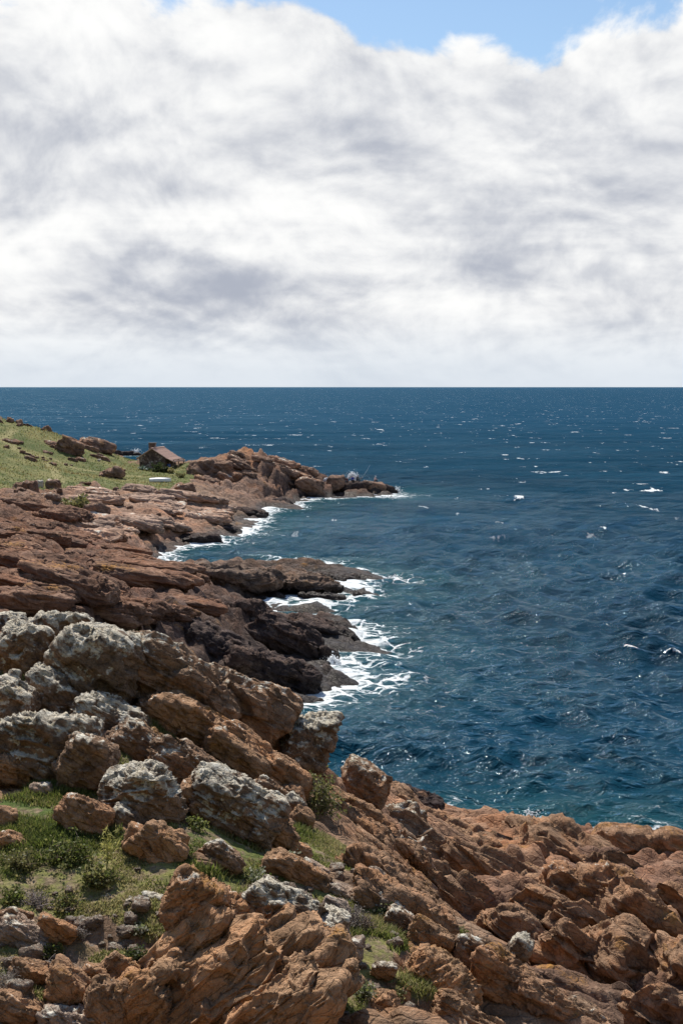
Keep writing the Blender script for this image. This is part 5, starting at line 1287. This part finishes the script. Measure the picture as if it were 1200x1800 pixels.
bush(556, 1392, 104, 92, 'wiry green shrub with bare twigs against the dark rock above the sea', [(0.17,0.18,0.06),(0.24,0.23,0.09),(0.12,0.13,0.045)], 1900, 0.06, 26, (0.34,0.28,0.22), Y=32.6, name='shrub', cat='shrub')
bush(618, 1612, 74, 52, 'dry grey bush in the middle of the pale stones', GREY, 900, 0.04, 26, (0.28,0.23,0.2), long=2.5)
bush(640, 1625, 44, 34, 'brownish dry bush at the right foot of the dry grey bush', [(0.16,0.11,0.09),(0.22,0.16,0.13)], 500, 0.04, 18, (0.2,0.15,0.12), long=2.5)
bush(62, 1576, 64, 26, 'spreading grey purple bush on the left slope', GREY, 700, 0.035, 22, (0.28,0.23,0.22), long=2.5)
bush(136, 1630, 46, 34, 'small grey twiggy bush right of the jointed block', GREY, 500, 0.035, 22, (0.3,0.26,0.24), long=2.5)
bush(46, 1632, 40, 28, 'grey green bush behind the pale pink slab', PALE + GREY, 450, 0.035, 14, (0.3,0.26,0.22), long=2)
bush(105, 1690, 80, 26, 'low dry grey scrub above the bedded rocks', GREY, 600, 0.035, 24, (0.34,0.29,0.26), long=2.5)
bush(15, 1725, 60, 30, 'grey scrub at the left edge low down', GREY, 450, 0.035, 18, (0.3,0.26,0.22), long=2.5)
bush(120, 1492, 90, 52, 'wide leafy green bush in the left grass', GREEN, 1300, 0.05, 16)
bush(175, 1540, 70, 44, 'leafy green bush right of the wide one', GREEN + OLIVE, 1000, 0.05, 14)
bush(40, 1508, 70, 36, 'olive bush on the left slope below the low brown rock', OLIVE, 900, 0.045, 14)
bush(20, 1570, 50, 34, 'dark green bush at the left edge', GREEN, 700, 0.045, 12)
bush(125, 1588, 60, 26, 'green cushion plant on bare soil, left', GREEN + STRAW, 600, 0.04, 12)
bush(230, 1668, 54, 28, 'dark green cushion at the left foot of the outcrop', [(0.05,0.07,0.02),(0.08,0.10,0.03)], 700, 0.04, 12)
bush(92, 1665, 44, 22, 'green weeds under the jointed block', GREEN, 400, 0.04, 10)
bush(245, 1630, 34, 18, 'white-flecked herb left of the outcrop', PALE, 350, 0.045, 8)
bush(345, 1450, 44, 24, 'green weeds between the perched and the long rounded boulder', GREEN, 500, 0.045, 10)
bush(495, 1507, 60, 20, 'silvery herb mat beside the split brown slab', PALE, 500, 0.05, 10)
bush(440, 1545, 60, 22, 'pale green herb mat behind the white lichened rock', PALE + GREEN, 500, 0.05, 10)
bush(675, 1600, 40, 28, 'pale green herb by the brown grey ledge', PALE + GREEN, 450, 0.045, 10)
bush(655, 1575, 34, 22, 'yellow green herb behind the pale stones', STRAW + GREEN, 350, 0.045, 8)
bush(640, 1738, 40, 30, 'green weeds in the soil strip below the pinkish stone', GREEN + PALE, 450, 0.045, 10)
bush(690, 1728, 60, 20, 'olive weeds in front of the orange lichen rock', OLIVE, 500, 0.04, 12)
bush(770, 1668, 26, 24, 'pale leafy herb behind the orange lichen rock', PALE + GREEN, 300, 0.04, 8)
bush(765, 1622, 50, 24, 'thick green tussock on the gully edge', GREEN, 700, 0.07, 14, long=3)
bush(800, 1640, 36, 18, 'small green tussock farthest along the gully edge', GREEN, 450, 0.07, 10, long=3)
bush(60, 1195, 60, 30, 'dry yellow stalks and grass behind the left grey boulders', STRAW + GREEN, 500, 0.10, 16, long=5, up=1.2)
bush(110, 1152, 26, 18, 'tuft of yellowish grass between the crest boulders', STRAW + GREEN, 260, 0.09, 8, long=4, up=1.0)
bush(233, 1152, 28, 20, 'tuft of grass at the top of the ridge slab', STRAW + GREEN, 260, 0.09, 8, long=4, up=1.0)
bush(205, 1342, 34, 34, 'bright green weeds right of the large dark boulder', GREEN + STRAW, 400, 0.06, 10)
def flower_stalk():
    g = hit(188, 1535); z = ground_z(g[0], g[1]); r = empty('flower_stalk', (g[0], g[1], z)); tag(r, 'tall yellow green flowering stalk above the leafy bushes', 'plant')
    rg = np.random.RandomState(8); v, q = tube([(0, 0, 0), (0.02, 0, 0.25), (0.01, 0, 0.48), (0.07, 0, 0.68)], [0.014, 0.012, 0.009, 0.005], 5)
    link('stem', mesh_np('stem', v, q, MAT['twig'], True, None, {'col': np.tile((0.28, 0.28, 0.10), (len(v), 1))}), r)
    c = np.stack([rg.normal(size=120) * 0.05 + 0.03, rg.normal(size=120) * 0.05, rg.uniform(0.2, 0.7, 120)], 1); d = rg.normal(size=(120, 3)) * 0.03
    s = np.cross(d, rg.normal(size=(120, 3))); s = s / np.linalg.norm(s, axis=1, keepdims=True) * 0.016
    V = np.stack([c, c + d + s, c + d * 2, c + d - s], 1).reshape(-1, 3)
    link('blossom', mesh_np('blossom', V, np.arange(480).reshape(-1, 4), MAT['leaf'], False, None, {'col': np.tile((0.42, 0.40, 0.13), (480, 1))}), r)
flower_stalk()
def agave(px, py, h, label, n=14, c=(0.22, 0.29, 0.24)):
    g = hit(px, py + h * 0.5); z = ground_z(g[0], g[1]); rr = h * g[1] / F
    r = empty('agave', (g[0], g[1], z - 0.02)); tag(r, label, 'plant'); rg = np.random.RandomState(px)
    for k in range(n):
        a = k * 2.4; e = rg.uniform(0.35, 1.25); L_ = rr * rg.uniform(0.8, 1.1)
        dirv = np.array([math.cos(a) * math.cos(e), math.sin(a) * math.cos(e), math.sin(e)]); sd = np.array([-math.sin(a), math.cos(a), 0])
        rows = []
        for u, w in ((0, 0.06), (0.3, 0.085), (0.7, 0.06), (1.0, 0.004)):
            cc = dirv * L_ * u + np.array([0, 0, -0.15 * L_ * u * u]); rows += [cc - sd * w * rr, cc + np.array([0, 0, -0.03 * rr]), cc + sd * w * rr]
        link('leaf', mesh_np('leaf', np.array(rows), grid_quads(4, 3), MAT['agave'], True, None, {'col': np.tile(c, (12, 1))}), r)
agave(250, 819, 14, 'grey blue agave at the left corner of the hut')
agave(258, 822, 10, 'smaller agave just left of the hut front')
agave(344, 816, 14, 'pale agave on the rocks right of the veranda', c=(0.3, 0.33, 0.24))
agave(330, 820, 12, 'green agave between veranda and headland', c=(0.13, 0.19, 0.08))
bush(277, 822, 26, 18, 'dark green bush in front of the hut gable', [(0.04,0.06,0.02),(0.07,0.09,0.03)], 500, 0.28, 14)
bush(292, 826, 22, 10, 'low dark shrubs at the right foot of the hut gable', [(0.05,0.065,0.025),(0.09,0.10,0.04)], 350, 0.25, 10)
bush(301, 829, 14, 8, 'pale yellowish bush at the corner of the hut', STRAW, 260, 0.22, 8)
bush(132, 890, 60, 16, 'shadowed grass bank of the small green ledge', OLIVE, 700, 0.35, 14)
bush(320, 836, 18, 10, 'olive bush on the lawn edge below the headland', OLIVE, 250, 0.22, 8)

# ------------------------------------------------------------------ spray thrown up by the breakers
def spray(px, py, w, h, Y, label, seed, n=260):
    rg = np.random.RandomState(seed); c = at(px, py, Y); k = Y / F
    D, Q = cube_sphere(2); Vs, Qs = [], []
    for i in range(n):
        a = rg.normal(size=3) * np.array([w * 0.24, w * 0.18, h * 0.26]) * k; a[2] = a[2] + h * 0.15 * k * (1 - abs(a[0]) / (w * 0.5 * k))
        s = (0.03 + 0.16 * rg.uniform() ** 2) * h * k * (1.2 - min(1.0, np.linalg.norm(a) / (w * 0.5 * k)))
        if s <= 0.004: continue
        Vs.append(D * s * rg.uniform(0.7, 1.3, (1, 3)) + a); Qs.append(Q + len(D) * (len(Vs) - 1))
    o = link('spray', mesh_np('spray', np.concatenate(Vs), np.concatenate(Qs), MAT['spray']), None, tuple(c)); tag(o, label, 'spray', kind='stuff')
spray(620, 838, 30, 14, 243, 'white spray of a breaker behind the anglers', 1)
spray(573, 845, 12, 18, 243, 'white water in the gap under the plank bridge', 2, 120)
spray(698, 862, 20, 12, 242, 'splash at the tip of the point', 3, 120)
spray(585, 1172, 44, 40, 91, 'white breaker climbing the black rock', 4)
spray(690, 1020, 40, 14, 132, 'breaker bursting over the outermost reef', 5, 160)
spray(935, 1432, 60, 16, 58, 'droplets splashing up behind the right-hand rocks', 6, 90)
spray(240, 794, 24, 9, 376, 'surf on the black rocks far behind the hill', 7, 120)
print('done', round(time.time() - T0, 1), 'objects', len(bpy.data.objects))
